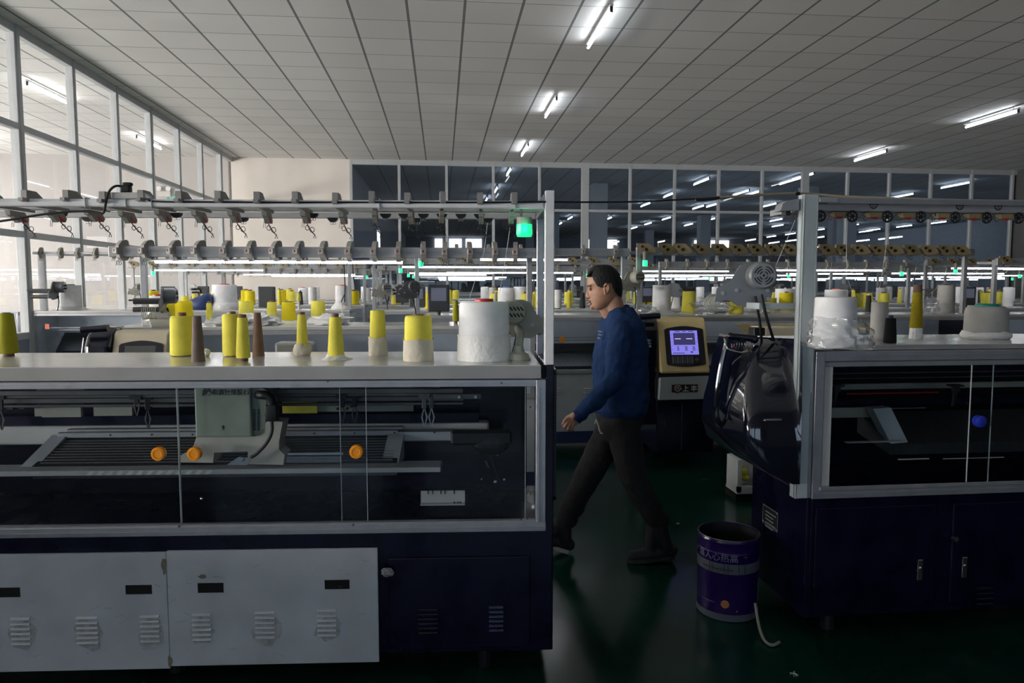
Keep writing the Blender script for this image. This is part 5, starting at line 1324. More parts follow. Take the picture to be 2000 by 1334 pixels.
# small white control box and black box behind the right machine's console
bx = empty('control_box', (PY(1520, 640, 5.2).x, 5.2, 0)); tag(bx, 'cream control box beside a small black box with a red light, behind the side console', 'control box')
z_a = PY(1520, 668, 5.2).z; z_b = PY(1520, 640, 5.2).z
m = MB().box(-.10, .25, 0, .25, z_a, z_b, .004, 1); m.build('box_body', 'cream', bx); MB().box(-.19, .25, 0.05, .2, 0, z_a).build('stand', 'black', bx)
m = MB().box(-.19, -.105, .0, .1, z_a, z_b, .004, 1); m.build('black_box', 'black', bx)
m = MB().ball((-.15, -.003, z_a+.03), .004, u=8, v=6); m.build('red_light', 'red_led', bx)
mC = knit_machine('knitting machine at the left glass wall, grey end post and green-capped white package on it', 3.6, tz=1.27, rz_=1.935, led=(.42, .80), lampx=1.25, ntens=18, tstyle='beige', monitor=(2.62, False), beam=False, pw=.08)
place(mC, -4.70, 8.75)
feeder(mC, (.22, .1, 1.50), math.radians(95), .95, 'motor_grey', 'motor_grey', slots=False, hoops=False)
m = MB().box(-.16, .0, -.05, .50, .9, 1.27, .05, 3); m.build('side_pod', 'navy_dark', mC)
m = MB().box(.14, .19, -.012, -.004, 1.06, 1.12, .002, 1); m.build('red_tag', 'coral', mC)
# right neighbour of the console machine
mL = knit_machine('flat knitting machine beyond the right front one, at the right picture edge', 3.4, tz=1.28, rz_=1.80, led=(.02, .25), ntens=10, tstyle='cream', monitor=None)
place(mL, 5.55, 6.6)
feeder(mL, (.45, -.05, 1.52), math.radians(185), 1.3, 'grey_beige', 'grey_beige', slots=False, hoops=False)
# ---- generic rows
rows = [(8.75, [-.85, 2.75, 6.35, 9.95]), (10.95, [-4.55, -.95, 2.65, 6.25, 9.85]), (13.1, [-4.55, -.95, 2.65, 6.25, 9.85]), (15.3, [-4.55, -.95, 2.65, 6.25, 9.85])]
protoG = [knit_machine('', 3.4, tz=1.27, rz_=1.86, led=(.10, .56), lampx=.35, ntens=13, tstyle='cream', monitor=(.55, True)),
          knit_machine('', 3.4, tz=1.27, rz_=1.83, led=(.30, .88), lampx=3.2, ntens=13, tstyle='beige', monitor=(.35, False))]
for i, p in enumerate(protoG): feeder(p, (.16, .05, 1.50), math.radians(15+150*i), .8, 'grey_beige' if i == 0 else 'motor_grey', 'motor_grey', slots=(i == 1), hoops=False)
km = build_kidmap(); usedp = set(); ROWM = []
RN = ['third', 'fourth', 'fifth', 'sixth']
for ri, (y, xs) in enumerate(rows):
    for ci, x in enumerate(xs):
        k = (ri*2+ci+(ri > 1)) % 2; p = protoG[k]
        if k in usedp: o = copy_tree(p, km)
        else: o = p; usedp.add(k)
        c_ = ci+1 if ri == 0 else ci
        o.location = (x, y+random.uniform(-.05, .05), 0); o.rotation_euler = (0, 0, random.uniform(-.008, .008))
        tag(o, 'distant knitting machine, %s row back, %s from the left wall' % (RN[ri], ORD[c_]), 'knitting machine', 'knitting machines in the back rows')
        ROWM.append((o, ri, c_, x, o.location.y))
# simple machines of the hall
def hall_machine():
    R_ = empty('knitting_machine')
    MB().box(0, 3.2, 0, .5, 0, 1.27, .01, 1).build('base_cabinet', 'machine_grey', R_)
    MB().box(-.02, 3.22, -.02, .52, 1.27, 1.30).build('table_top', 'white_top', R_)
    for x in (.0, 3.16): MB().box(x, x+.04, .1, .14, 1.3, 1.85).build('post', 'aluminium_dull', R_)
    r = MB().box(0, 3.2, .1, .13, 1.82, 1.87).build('yarn_rail', 'aluminium_dull', R_)
    MB().cyl((.5, .11, 1.79), (2.4, .11, 1.79), .012, n=8).build('light_tube', 'hall_tube_on', r)
    return R_
hm = hall_machine(); km = build_kidmap(); first = True
for ri, y in enumerate((20.0, 23.0, 26.0, 30.0)):
    for ci, x in enumerate((-.6, 3.2, 7.0, 10.8, 14.6, 18.4)):
        o = hm if first else copy_tree(hm, km); first = False
        o.location = (x, y, 0); tag(o, 'knitting machine in the dark hall beyond the glass, %s row there, %s from the left' % (ORD[ri], ORD[ci]), 'knitting machine', 'knitting machines in the hall beyond the glass')
# hall machines' base sits on feet
# ------------------------------------------------------------------ cones on the machines behind
I4 = Matrix.Identity(4); ZB = 1.275; ZC = 1.2702; ZE = 1.29; ZK = 1.285
def bcone(z, px, pb, pt, hb, ht, label, **k):
    k.setdefault('n', 20)
    if z == ZB: yr = (5.15, 5.68)
    elif z == ZC: yr = (8.78, 9.26)
    elif z == ZE and pb > 607: yr = (6.6, 7.10)
    elif z == ZK and pb > 607: yr = (6.55, 7.02)
    else: z = 1.27; yr = (8.82, 9.24)
    k['yr'] = yr
    return px_cone(I4, z, px, pb, pt, hb, ht, label=label, **k)
bcone(ZB, 310, 634, 578, 19.5, 18, 'white package with red cap at the left of the second machine\'s yarn table', yarn='yarn_white', core=None, cap='red', core_r=.03, shoulder=.008)
bcone(ZB, 326, 636, 593, 14, 14, 'golden yellow package with brown core right beside the red-capped white one', yarn='yarn_gold', core_r=.018, core_top=.01)
bcone(ZB, 358, 632, 588, 18, 17, 'wide golden package behind the leftmost fat yellow one', yarn='yarn_gold', core=None, shoulder=.012)
bcone(ZB, 408.5, 628, 592, 6.5, 4.8, 'slim yellow cone on white cloth behind the grey-brown paper cone', yarn='yarn_yellow', core_top=.014, wrap='skirt', wrap_px=622, wrap_mat='wrap_white')
bcone(ZB, 481, 628, 588, 14.5, 13.5, 'yellow package on the second table, first to the right of the big white red-capped one', yarn='yarn_yellow', core=None, wrap='skirt', wrap_px=620, wrap_mat='wrap_white')
bcone(ZB, 531, 629, 590, 10.5, 8.5, 'yellow cone in crumpled white plastic on the second table, narrower of the pair there', yarn='yarn_yellow', core_top=.010, wrap='bag', wrap_px=617, wrap_mat='wrap_white')
bcone(ZB, 563.5, 631, 590, 14.5, 12.5, 'deep yellow cone right of the narrower plastic-wrapped one', yarn='yarn_gold', core_top=.006, wrap='skirt', wrap_px=626, wrap_mat='wrap_white')
bcone(ZB, 621.5, 629, 587.5, 15, 13, 'yellow package in crumpled white plastic, behind the ruffled front cone', yarn='yarn_yellow', core=None, wrap='bag', wrap_px=620, wrap_mat='wrap_white')
bcone(ZB, 890, 632, 588, 6.5, 5, 'slim olive yellow cone left of the largest white package', yarn='yarn_olive', core_top=.006, core_bot=.02)
def spindle(px, pb, pt, z, label):
    p = PZ(px, pb, z); s = scale_at(p); d = ray(px, pt); h = (CP+d*((p-CP).dot(FW)/d.dot(FW))).z-z
    m = MB().lathe([(0, 0), (6*s, 0), (6*s, .008), (4*s, .03), (1.2*s, .035), (1.2*s, .07), (2.6*s, .072), (2.6*s, .078), (1.0*s, .08), (1.0*s, h), (0, h)], n=14); o = m.build('bare_spindle', 'cream', None, smooth=True); o.location = (p.x, p.y, z); tag(o, label, 'spindle')
spindle(668.5, 632, 592, ZB, 'bare cream spindle without yarn on the second table')
bcone(ZC, 139, 604, 557, 20, 19, 'white package with green cap beside the left machine\'s end post', yarn='yarn_white', core=None, cap='teal', core_r=.04, shoulder=.006, wrap='skirt', wrap_px=598, wrap_mat='clear_bag')
bcone(ZC, 439.5, 604, 556, 24, 22.5, 'big white package with red cap on the left wall machine, hairy cloth at its foot', yarn='yarn_white', core=None, cap='red', core_r=.05, shoulder=.006, wrap='bulge', wrap_px=590, wrap_mat='wrap_white')
bcone(ZC, 668, 604, 558, 13, 12, 'white package with coral cap by the right post of the left wall machine', yarn='yarn_white', core=None, cap='coral', core_r=.03, wrap='bag', wrap_px=592, wrap_mat='wrap_white')
bcone(ZC, 584, 605, 573, 4, 3, 'tiny slim cone, yellow above and pale below, behind the tall slim front cone', yarn='yarn_yellow', core='cream', core_bot=.11, core_top=.01)
bcone(ZC, 339, 596, 565, 6, 4, 'pink yarn cone under the rail lamps at left', yarn='yarn_pink', core=None)
bcone(ZC, 362, 598, 578, 8, 7, 'small yellow cone right of the pink one', yarn='yarn_yellow', core=None)
bcone(ZC, 381, 594, 574, 6, 5, 'second small yellow cone right of the pink one', yarn='yarn_yellow', core=None)
bcone(ZC, 396.5, 594, 574, 5, 4, 'third small yellow cone right of the pink one', yarn='yarn_yellow', core=None)
bcone(ZE, 857, 611, 590, 4.5, 3.2, 'dark grey cone with blue tip on the table behind the beige-sleeved package', yarn='yarn_dark_grey', core='blue_cap', core_top=.03)
bcone(ZE, 871, 605, 563, 7, 7, 'slender white yarn tube next to the small monitor', yarn='yarn_white', core=None, cap='teal', core_r=.012)
bcone(ZE, 988, 603, 562, 16, 15, 'white package with blue cap behind the largest white one, left of two', yarn='yarn_white', core=None, cap='blue_cap', core_r=.03)
bcone(ZE, 1016, 602, 560, 14, 13, 'white package behind the grey-beige feeder motor, right of two', yarn='yarn_white', core=None, shoulder=.01)
bcone(ZE, 968, 604, 574, 4, 3, 'small pale tan cone above the largest white package', yarn='yarn_cream', core='cream')
bcone(ZE, 1090, 605, 566, 7, 7, 'white yarn tube on black base left of the man\'s face', yarn='yarn_white', core='black', core_bot=.012, core_top=0.0)
bcone(ZK, 1292, 614, 557, 18, 17.5, 'white yarn package right of the man\'s neck, on the console machine', yarn='yarn_white', core='black', core_top=.004, wrap='skirt', wrap_px=604, wrap_mat='wrap_white')
bcone(ZK, 1322, 604, 567, 11, 10, 'white package with green cap half hidden behind the tall white one', yarn='yarn_white', core=None, cap='teal', core_r=.02)
bcone(ZK, 1345, 613, 569, 14, 12, 'yellow package above the violet screen', yarn='yarn_yellow', core=None, shoulder=.006, wrap='skirt', wrap_px=610, wrap_mat='wrap_white')
bcone(ZK, 1438, 614, 583, 14, 14, 'yellow package framed by the hoops of the big grey feeder', yarn='yarn_yellow', core=None, shoulder=.01)
bcone(ZK, 1503, 612, 582, 14, 13, 'yellow package behind the feeder\'s grey bracket, left one', yarn='yarn_yellow', core=None, wrap='skirt', wrap_px=606, wrap_mat='wrap_white')
bcone(ZK, 1535, 612, 572, 14, 13, 'yellow package with brown core just left of the tall grey post', yarn='yarn_gold', core_top=.012, core_r=.018, wrap='skirt', wrap_px=606, wrap_mat='wrap_white')
bcone(ZK, 1533, 604, 564, 20, 19, 'white package standing behind the yellow one at the grey post', yarn='yarn_white', core=None)
bcone(ZK, 1587, 606, 573, 6, 6, 'narrow yellow package just right of the tall grey post', yarn='yarn_gold', core=None)
bcone(ZK, 1632, 604, 566, 21, 21, 'white package with orange cap behind the bagged one', yarn='yarn_white', core=None, shoulder=.008, cap='coral', core_r=.04)
bcone(ZK, 1674, 600, 573, 6, 5, 'small olive cone above the bagged white package', yarn='yarn_olive', core=None)
bcone(ZK, 1696, 610, 577, 6, 4.5, 'dark olive slim cone right of the bagged white package', yarn='yarn_dark_grey', core='yarn_white', core_top=.01)
bcone(ZK, 1847, 608, 557, 16, 15, 'white package half in a clear bag beside the far grey post at right', yarn='yarn_cream', core=None, wrap='bag', wrap_px=592, wrap_mat='clear_bag', cap='black', core_r=.02)
# loose plastic on the second and console tables
def crumple(px, py, z, wx, wz, label, seed, mn='clear_bag'):
    rnd = random.Random(seed); p = PZ(px, py, z); Yb = (5.25 if z == ZB else 6.62); p = PY(px, 600, Yb)
    m = MB(); m.ball((0, 0, 0), 1, (wx, wx*.6, wz), 16, 10)
    for v in m.bm.verts:
        f = 1+.35*math.sin(9*v.co.x/wx+seed)*math.sin(7*v.co.z/wz+seed*2)+rnd.uniform(-.07, .07); v.co = Vector((v.co.x*f, v.co.y*f, max(-wz*.62, v.co.z*f)))
    o = m.build('plastic_bag', mn, None, smooth=True, angle=25); o.location = (p.x, p.y+wx*.5, z+wz*.64); tag(o, label, 'plastic bag', 'crumpled plastic bags on the yarn tables')
crumple(1400, 610, ZK, .20, .10, 'crumpled clear plastic right of the yellow package above the violet screen', 1)
crumple(1262, 610, ZK, .12, .05, 'low crumpled plastic on the table just behind the man\'s neck', 2)
crumple(1478, 612, ZK, .16, .08, 'crumpled clear plastic below the big grey feeder motor', 3)
crumple(455, 632, ZB, .17, .05, 'flattened white plastic behind the second fat yellow package', 4, 'wrap_white')
crumple(510, 632, ZB, .12, .05, 'white plastic heap between the yellow cones of the second table', 5, 'wrap_white')
crumple(640, 634, ZB, .14, .05, 'white plastic heap behind the ruffled front cone', 6, 'wrap_white')
crumple(300, 628, ZB, .08, .07, 'clear plastic bag bunched left of the red-capped white package', 7)
crumple(1822, 607, ZK, .09, .09, 'clear plastic bag bulging left of the far white package at right', 8)
p_ = PY(393, 585, 8.98)
m = MB(); m.ball((0, 0, .07), 1, (.14, .09, .10), 18, 12)
for v in m.bm.verts: v.co.z = max(0.001, v.co.z+.09*max(0, v.co.x/.14)*(v.co.z/.17)+.008*math.sin(20*v.co.x))
o = m.build('blue_bag', 'bag_blue', None, smooth=True); o.location = (p_.x, 8.98, 1.2705); tag(o, 'dark blue bag slumped left of the big white red-capped package', 'bag')
# filler cones on the back rows (shared meshes)
def mini(yarn, r0, r1, h, core=True, cap=None):
    root = empty('yarn_cone')
    if core: MB().cyl((0, 0, 0), (0, 0, h+.02), r1*.45, n=10).build('core', 'paper_brown', root, smooth=True)
    MB().lathe([(r0*.9, .0), (r0, .006), (r1, h-.008), (r1*.8, h), (0, h)], n=16).build('yarn', yarn, root, smooth=True)
    if cap: MB().cyl((0, 0, h), (0, 0, h+.012), r1*.5, n=12).build('end_cap', cap, root)
    return root
minis = [('yellow', mini('yarn_yellow', .075, .068, .19)), ('white', mini('yarn_white', .085, .082, .25, False, 'red')), ('slim yellow', mini('yarn_yellow', .035, .022, .23)), ('white', mini('yarn_white', .065, .062, .27, False)), ('golden', mini('yarn_gold', .08, .075, .21)), ('dark', mini('yarn_dark_grey', .04, .028, .20))]
km = build_kidmap(); usedm = set()
rnd = random.Random(11)
def fill(mx, my, W, z, phrase, n, x_from=.15):
    xs = sorted(rnd.uniform(x_from, W-.2) for _ in range(n)); last = -1; k = 0
    for x in xs:
        if x-last < .17: x = last+.17+rnd.uniform(0, .06)
        if x > W-.1: break
        last = x
        ix = rnd.choices(range(6), (5, 2, 3, 2, 3, 1) if mx < 3 else (2, 4, 2, 4, 1, 2))[0]
        col, p = minis[ix]
        if ix in usedm: o = copy_tree(p, km)
        else: o = p; usedm.add(ix)
        o.location = (mx+x, my+rnd.uniform(.28, .45), z+.0005); o.rotation_euler = (0, 0, rnd.uniform(0, 6))
        tag(o, '%s yarn cone, %s from left on the %s' % (col, ORD[k], phrase), 'yarn cone', 'yarn cones on the back machines'); k += 1
for (o, ri, c_, x, y) in ROWM:
    fill(x, y, 3.4, 1.27, '%s-row machine %s from left wall' % (RN[ri], ORD[c_]), 9)
fill(5.55, 6.6, 3.4, 1.28, 'machine at the right picture edge', 6, .8)
for ix, (c_, p) in enumerate(minis):
    if ix not in usedm:
        for ch in [q for q in bpy.data.objects if q.parent == p]: bpy.data.objects.remove(ch)
        bpy.data.objects.remove(p)
# threads ---------------------------------------------------------------
def thread(pts, label, r=.0011): 
    m = MB().tube(pts, r, 5); o = m.build('yarn_thread', 'thread'); tag(o, label, 'thread', 'taut yarn threads')
thread([W1(953, 427, .40), W1(946, 490, .36), W1(915, 589, .2)], 'white thread slanting from the left front rail down to the largest white package', .0013)
thread([W1(997, 440, .22), W1(985, 520, .3), W1(975, 575, .33)], 'fine thread hanging from the last wire clamp of the left front machine')
thread([npl_w for npl_w in (NW @ npl(1652, 412, .12), NW @ npl(1654, 540, .2), NW @ npl(1667, 578, .25))], 'thread dropping to the bagged white package from the right rail')
thread([NW @ npl(1735, 455, .2), NW @ npl(1722, 540, .25), NW @ npl(1713, 588, .28)], 'thread dropping to the plain white tube on the right table')
thread([NW @ npl(1553, 430, .05), NW @ npl(1515, 520, .3)], 'thread from the right front machine\'s corner arm toward the feeder')
thread([PY(1540, 505, 6.6), PY(1548, 562, 6.8)], 'thread above the white package at the tall grey post')
thread([PY(1626, 508, 6.6), PY(1614, 566, 6.8)], 'thread above the orange-capped white package')
thread([PY(1283, 505, 6.6), PY(1283, 556, 6.75)], 'thread above the white package right of the man\'s neck')
thread([PY(435, 508, 5.3), PY(437, 556, 8.9)], 'thread above the big red-capped white package')
thread([PY(1017, 520, 6.6), PY(1027, 565, 8.0)], 'thread above the white packages behind the feeder motor')
# dangling cable on the second row
m = MB().tube([PY(671, 505, 8.0), PY(674, 560, 8.0), PY(673, 590, 8.0)], .007, 6).tube([PY(673, 575, 8.0), PY(666, 590, 8.0)], .006, 6).tube([PY(688, 505, 8.0), PY(690, 540, 8.0), PY(694, 565, 8.0)], .006, 6); o = m.build('power_cable', 'black_rubber'); tag(o, 'black cables dangling with loose plugs left of the left wall machine\'s right post', 'cable')
# ------------------------------------------------------------------ the man
YM = 3.95
def mp(px, py, dy=0.0):
    return PY(px, py, YM+dy)
SM = FW.dot(mp(1200, 700)-CP)/FPX      # metres per pixel at the man
def capsule(mb, p0, p1, r0, r1, n=16):
    p0 = Vector(p0); p1 = Vector(p1); d = (p1-p0); L_ = d.length; d.normalize(); a = d.orthogonal().normalized(); b = d.cross(a)
    rg = []
    for i in range(5):
        t = (i/4)*PI/2; rg.append((p0-d*r0*math.cos(t), max(r0*math.sin(t), r0*.02)))
    for i in range(1, 4): rg.append((p0.lerp(p1, i/4), r0+(r1-r0)*i/4))
    for i in range(5):
        t = (i/4)*PI/2; rg.append((p1+d*r1*math.sin(t), max(r1*math.cos(t), r1*.02)))
    mb.ring_skin([[c+(a*math.cos(k*2*PI/n)+b*math.sin(k*2*PI/n))*r for k in range(n)] for c, r in rg])
def ell_loft(mb, rows, n=28, ex=2.3):
    """rows: (z, xfront, xback, halfwidth, ycentre) superellipse slices"""
    rings = []
    for (z, xf, xb, hw, yc) in rows:
        cx = (xf+xb)/2; hx = abs(xb-xf)/2; r = []
        for i in range(n):
            t = i*2*PI/n; c = math.cos(t); s = math.sin(t)
            r.append(Vector((cx+hx*math.copysign(abs(c)**(2/ex), c), yc+hw*math.copysign(abs(s)**(2/ex), s), z)))
        rings.append(r)
    mb.ring_skin(rings)
def remesh(mb, name, mn, parent, vox, smooth_it=4, disp=None):
    bmesh.ops.recalc_face_normals(mb.bm, faces=mb.bm.faces)
    me = bpy.data.meshes.new(name); mb.bm.to_mesh(me); mb.bm.free()
    o = bpy.data.objects.new(name, me); COL.objects.link(o)
    r = o.modifiers.new('r', 'REMESH'); r.mode = 'VOXEL'; r.voxel_size = vox
    s = o.modifiers.new('s', 'SMOOTH'); s.iterations = smooth_it; s.factor = .5
    if disp:
        for (sc_, st) in disp:
            tx = bpy.data.textures.new('fold', 'CLOUDS'); tx.noise_scale = sc_; tx.noise_depth = 2
            d = o.modifiers.new('d', 'DISPLACE'); d.texture = tx; d.strength = st; d.mid_level = .5; d.texture_coords = 'LOCAL'
    dg = bpy.context.evaluated_depsgraph_get(); dg.update()
    m2 = bpy.data.meshes.new_from_object(o.evaluated_get(dg)); o.modifiers.clear(); o.data = m2; bpy.data.meshes.remove(me)
    m2.name = name; m2.materials.clear(); m2.materials.append(MATS[mn])
    for p in m2.polygons: p.use_smooth = True
    o.parent = parent
    return o
man = empty('person', (0, 0, 0))
tag(man, 'man in a blue long-sleeved sweatshirt and dark trousers striding left along the aisle, head lowered', 'person')
# head in crop pixels (scale 9.53, origin 1100,500)
HC = lambda cx, cy, dy=0.0: mp(1100+cx/9.53, 500+cy/9.53, dy)
HR = [(176, 640, 800, .030), (195, 575, 870, .046), (230, 530, 920, .058), (290, 490, 985, .068), (360, 466, 1030, .0735), (440, 452, 1058, .0755), (510, 446, 1072, .0755), (545, 446, 1074, .075), (585, 462, 1074, .073), (620, 470, 1070, .0725), (680, 466, 1060, .071), (740, 474, 1040, .068), (790, 484, 1010, .064), (840, 490, 960, .060), (880, 502, 900, .056), (920, 514, 850, .050), (955, 528, 800, .042), (985, 548, 760, .032), (1003, 575, 730, .022)]
bd = MB()
rings = []
for (cy, xf, xb, hw) in reversed(HR):
    n = 36; a = HC(xf, cy); b = HC(xb, cy); cx = (a.x+b.x)/2; hx = abs(b.x-a.x)/2; r = []
    for i in range(n):
        t = i*2*PI/n; c = math.cos(t); s = math.sin(t)
        # c<0 is the face side (towards -x)
        ex = 2.25 if c < 0 else 2.1
        wf = 1-.22*max(0, -c)**3 if cy > 520 else 1
        r.append(Vector((cx+hx*math.copysign(abs(c)**(2/ex), c), YM+hw*wf*math.copysign(abs(s)**(2/ex), s), a.z)))
    rings.append(r)
bd.ring_skin(rings)
P3 = HC
capsule(bd, P3(470, 625), P3(452, 735), .0065, .0115)         # nose ridge
capsule(bd, P3(447, 748), P3(470, 752), .0095, .011)         # tip
for s in (-1, 1):
    capsule(bd, P3(470, 757, s*.010), P3(488, 755, s*.013), .0075, .007)   # wing
    capsule(bd, P3(472, 552, s*.012), P3(505, 550, s*.036), .0075, .007)   # brow ridge
    capsule(bd, P3(490, 616, s*.026), P3(492, 616, s*.034), .0085, .0085)  # lid
    # ear
    for (ax, ay, bx_, by_, r0, r1) in ((760, 560, 800, 520, .005, .006), (800, 520, 845, 545, .006, .006), (845, 545, 850, 610, .006, .006), (850, 610, 825, 670, .006, .006), (825, 670, 785, 705, .006, .0075), (770, 600, 775, 690, .005, .006)):
        capsule(bd, P3(ax, ay, s*.080), P3(bx_, by_, s*.086), r0, r1, 10)
    capsule(bd, P3(790, 610, s*.070), P3(815, 610, s*.076), .012, .012)
capsule(bd, P3(484, 838, -.015), P3(484, 838, .015), .0060, .0060); capsule(bd, P3(478, 852, -.018), P3(478, 852, .018), .0055, .0055)
capsule(bd, P3(502, 888, -.017), P3(502, 888, .017), .0068, .0068)
capsule(bd, P3(540, 955, -.010), P3(540, 955, .010), .013, .013)
# neck and body core
capsule(bd, P3(900, 740), P3(975, 1080), .053, .060, 24)
capsule(bd, P3(700, 900), P3(900, 1120), .028, .045, 20)
ell_loft(bd, [(mp(1200, 822).z, mp(1194, 0).x, mp(1236, 0).x, .10, YM), (mp(1200, 760).z, mp(1174, 0).x, mp(1248, 0).x, .13, YM), (mp(1200, 690).z, mp(1170, 0).x, mp(1252, 0).x, .16, YM), (mp(1200, 650).z, mp(1180, 0).x, mp(1246, 0).x, .18, YM), (mp(1200, 625).z, mp(1192, 0).x, mp(1238, 0).x, .12, YM), (mp(1200, 612).z, mp(1196, 0).x, mp(1232, 0).x, .07, YM)])
# near (left) arm and far (right) arm
SHL = mp(1212, 652, -.165); ELL = mp(1200, 742, -.215); WRL = mp(1131, 811, -.20)
SHR = mp(1212, 652, .165); ELR = mp(1243, 735, .19); WRR = mp(1236, 800, .16)
for (a, b, c) in ((SHL, ELL, WRL), (SHR, ELR, WRR)):
    capsule(bd, a, b, .050, .038); capsule(bd, b, c, .038, .027)
def leg(mb, hip, knee, ank, r):
    capsule(mb, hip, knee, r[0], r[1]); capsule(mb, knee, ank, r[1], r[2])
HL = mp(1216, 832, -.085); KL = mp(1236, 930, -.09); AL = mp(1285, 1026, -.09)
HRt = mp(1200, 832, .085); KR = mp(1150, 925, .085); AR = mp(1099, 1026, .085)
leg(bd, HL+Vector((.01, .02, 0)), KL, AL, (.060, .048, .034)); leg(bd, HRt+Vector((.02, -.02, 0)), KR, AR, (.060, .048, .034))
# feet inside the shoes
capsule(bd, AL, mp(1280, 1064, -.09), .034, .022); capsule(bd, AR, mp(1096, 1052, .085), .034, .022)
# hands: palm + five fingers. crop pixels scale 16.67, origin 1090,780
def HP(cx, cy, dy=-.2): return mp(1090+cx/16.67, 780+cy/16.67, dy)
capsule(bd, WRL, HP(520, 560, -.205), .027, .024)
for (cx, cy, dx, dy_, r) in ((520, 540, 330, 620, .0165), (560, 560, 400, 700, .0165), (610, 600, 480, 740, .0165), (640, 640, 530, 780, .015)):
    capsule(bd, HP(cx, cy), HP(dx, dy_), r+.002, r)
fing = [((310, 600), (215, 700), (165, 810), (200, 875), -.200, .0098), ((385, 690), (285, 790), (215, 900), (262, 950), -.205, .0098), ((450, 740), (375, 840), (325, 965), (370, 1000), -.207, .0095), ((520, 790), (480, 880), (440, 975), (480, 1010), -.208, .0085)]
for (a, b, c, d, y, r) in fing:
    capsule(bd, HP(*a, y), HP(*b, y-.006), r*1.12, r*1.05, 12); capsule(bd, HP(*b, y-.006), HP(*c, y), r*1.02, r*.95, 12); capsule(bd, HP(*c, y), HP(*d, y+.022), r*.95, r*.85, 12)
capsule(bd, HP(420, 560, -.18), HP(300, 700, -.165), .013, .012, 12); capsule(bd, HP(300, 700, -.165), HP(230, 830, -.165), .0115, .010, 12)
# far hand
fw = WRR
capsule(bd, fw, fw+Vector((-.01, 0, -.08)), .024, .026)
for i in range(4): capsule(bd, fw+Vector((-.03+i*.018, 0, -.085)), fw+Vector((-.035+i*.018, 0, -.15)), .009, .008, 10)
capsule(bd, fw+Vector((-.03, 0, -.03)), fw+Vector((-.055, 0, -.09)), .011, .009, 10)
body = remesh(bd, 'body', 'skin', man, .0032, 2)
# eyes, brows
for s in (-1, 1):
    m = MB().ball(P3(486, 620, s*.030), .0085, (1, 1, .42), 12, 8); m.build('eye', 'eye_dark', man, smooth=True)
    m = MB().tube([P3(455, 566, s*.016), P3(466, 556, s*.030), P3(490, 562, s*.046)], [.003, .0022], 6, smooth=1); m.build('eyebrow', 'hair', man, smooth=True)
# hair: scalp loft offset outwards, cut along the hairline
hm_ = MB(); rings = []
HH = [(160, 660, 790, .018), (170, 600, 850, .040), (195, 555, 905, .055), (230, 515, 950, .066), (290, 478, 1010, .076), (340, 455, 1040, .080), (385, 440, 1060, .082), (440, 440, 1075, .083), (510, 440, 1092, .0825), (575, 446, 1098, .0815), (640, 450, 1098, .0795), (700, 450, 1094, .077), (760, 460, 1088, .072), (800, 470, 1070, .066)]
for (cy, xf, xb, hw) in reversed(HH):
    n = 96; a = HC(xf, cy); b = HC(xb, cy); cx = (a.x+b.x)/2; hx = abs(b.x-a.x)/2; r = []
    for i in range(n):
        t = i*2*PI/n; c = math.cos(t); s = math.sin(t)
        r.append(Vector((cx+hx*math.copysign(abs(c)**(2/2.2), c), YM+hw*math.copysign(abs(s)**(2/2.2), s), a.z)))
    rings.append(r)
hm_.ring_skin(rings)
bmesh.ops.subdivide_edges(hm_.bm, edges=hm_.bm.edges[:], cuts=3, use_grid_fill=True)
def hairline(cx):      # crop x -> lowest crop y with hair
    pts = [(380, 392), (505, 398), (520, 440), (560, 530), (600, 575), (640, 590), (718, 598), (735, 560), (770, 515), (830, 505), (865, 545), (880, 600), (900, 650), (960, 715), (1000, 748), (1110, 785)]
    if cx <= pts[0][0]: return pts[0][1]
    for (a, b), (c, d) in zip(pts[:-1], pts[1:]):
        if a <= cx <= c: return b+(d-b)*(cx-a)/(c-a)
    return pts[-1][1]
def to_crop(v):
    r = v-CP; z = r.dot(FW); px = 1000+FPX*r.dot(RT)/z; py = 667-FPX*r.dot(UP)/z; return (px-1100)*9.53, (py-500)*9.53
kill = []
for f in hm_.bm.faces:
    c = f.calc_center_median(); q = Vector((c.x, YM, c.z)); cx, cy = to_crop(q)
    if cy > hairline(cx)+4*math.sin(cx*.11)+random.uniform(-3, 3): kill.append(f)
bmesh.ops.delete(hm_.bm, geom=kill, context='FACES')
hairo = hm_.build('hair', 'hair', man, smooth=True)
sm_ = hairo.modifiers.new('s', 'SMOOTH'); sm_.iterations = 6
so = hairo.modifiers.new('t', 'SOLIDIFY'); so.thickness = .010; so.offset = -1
tx = bpy.data.textures.new('hairn', 'CLOUDS'); tx.noise_scale = .012
dm = hairo.modifiers.new('d', 'DISPLACE'); dm.texture = tx; dm.strength = .004; dm.texture_coords = 'LOCAL'
# fringe tuft at the forehead
m = MB()
for i in range(11):
    y = -.045+.009*i; k = abs(i-5)/5
    m.tube([P3(560, 260+30*k, y*.8), P3(480, 320+20*k, y), P3(432+22*k, 384, y)], [.012, .0022], 6, smooth=1)
m.build('fringe', 'hair', man, smooth=True)
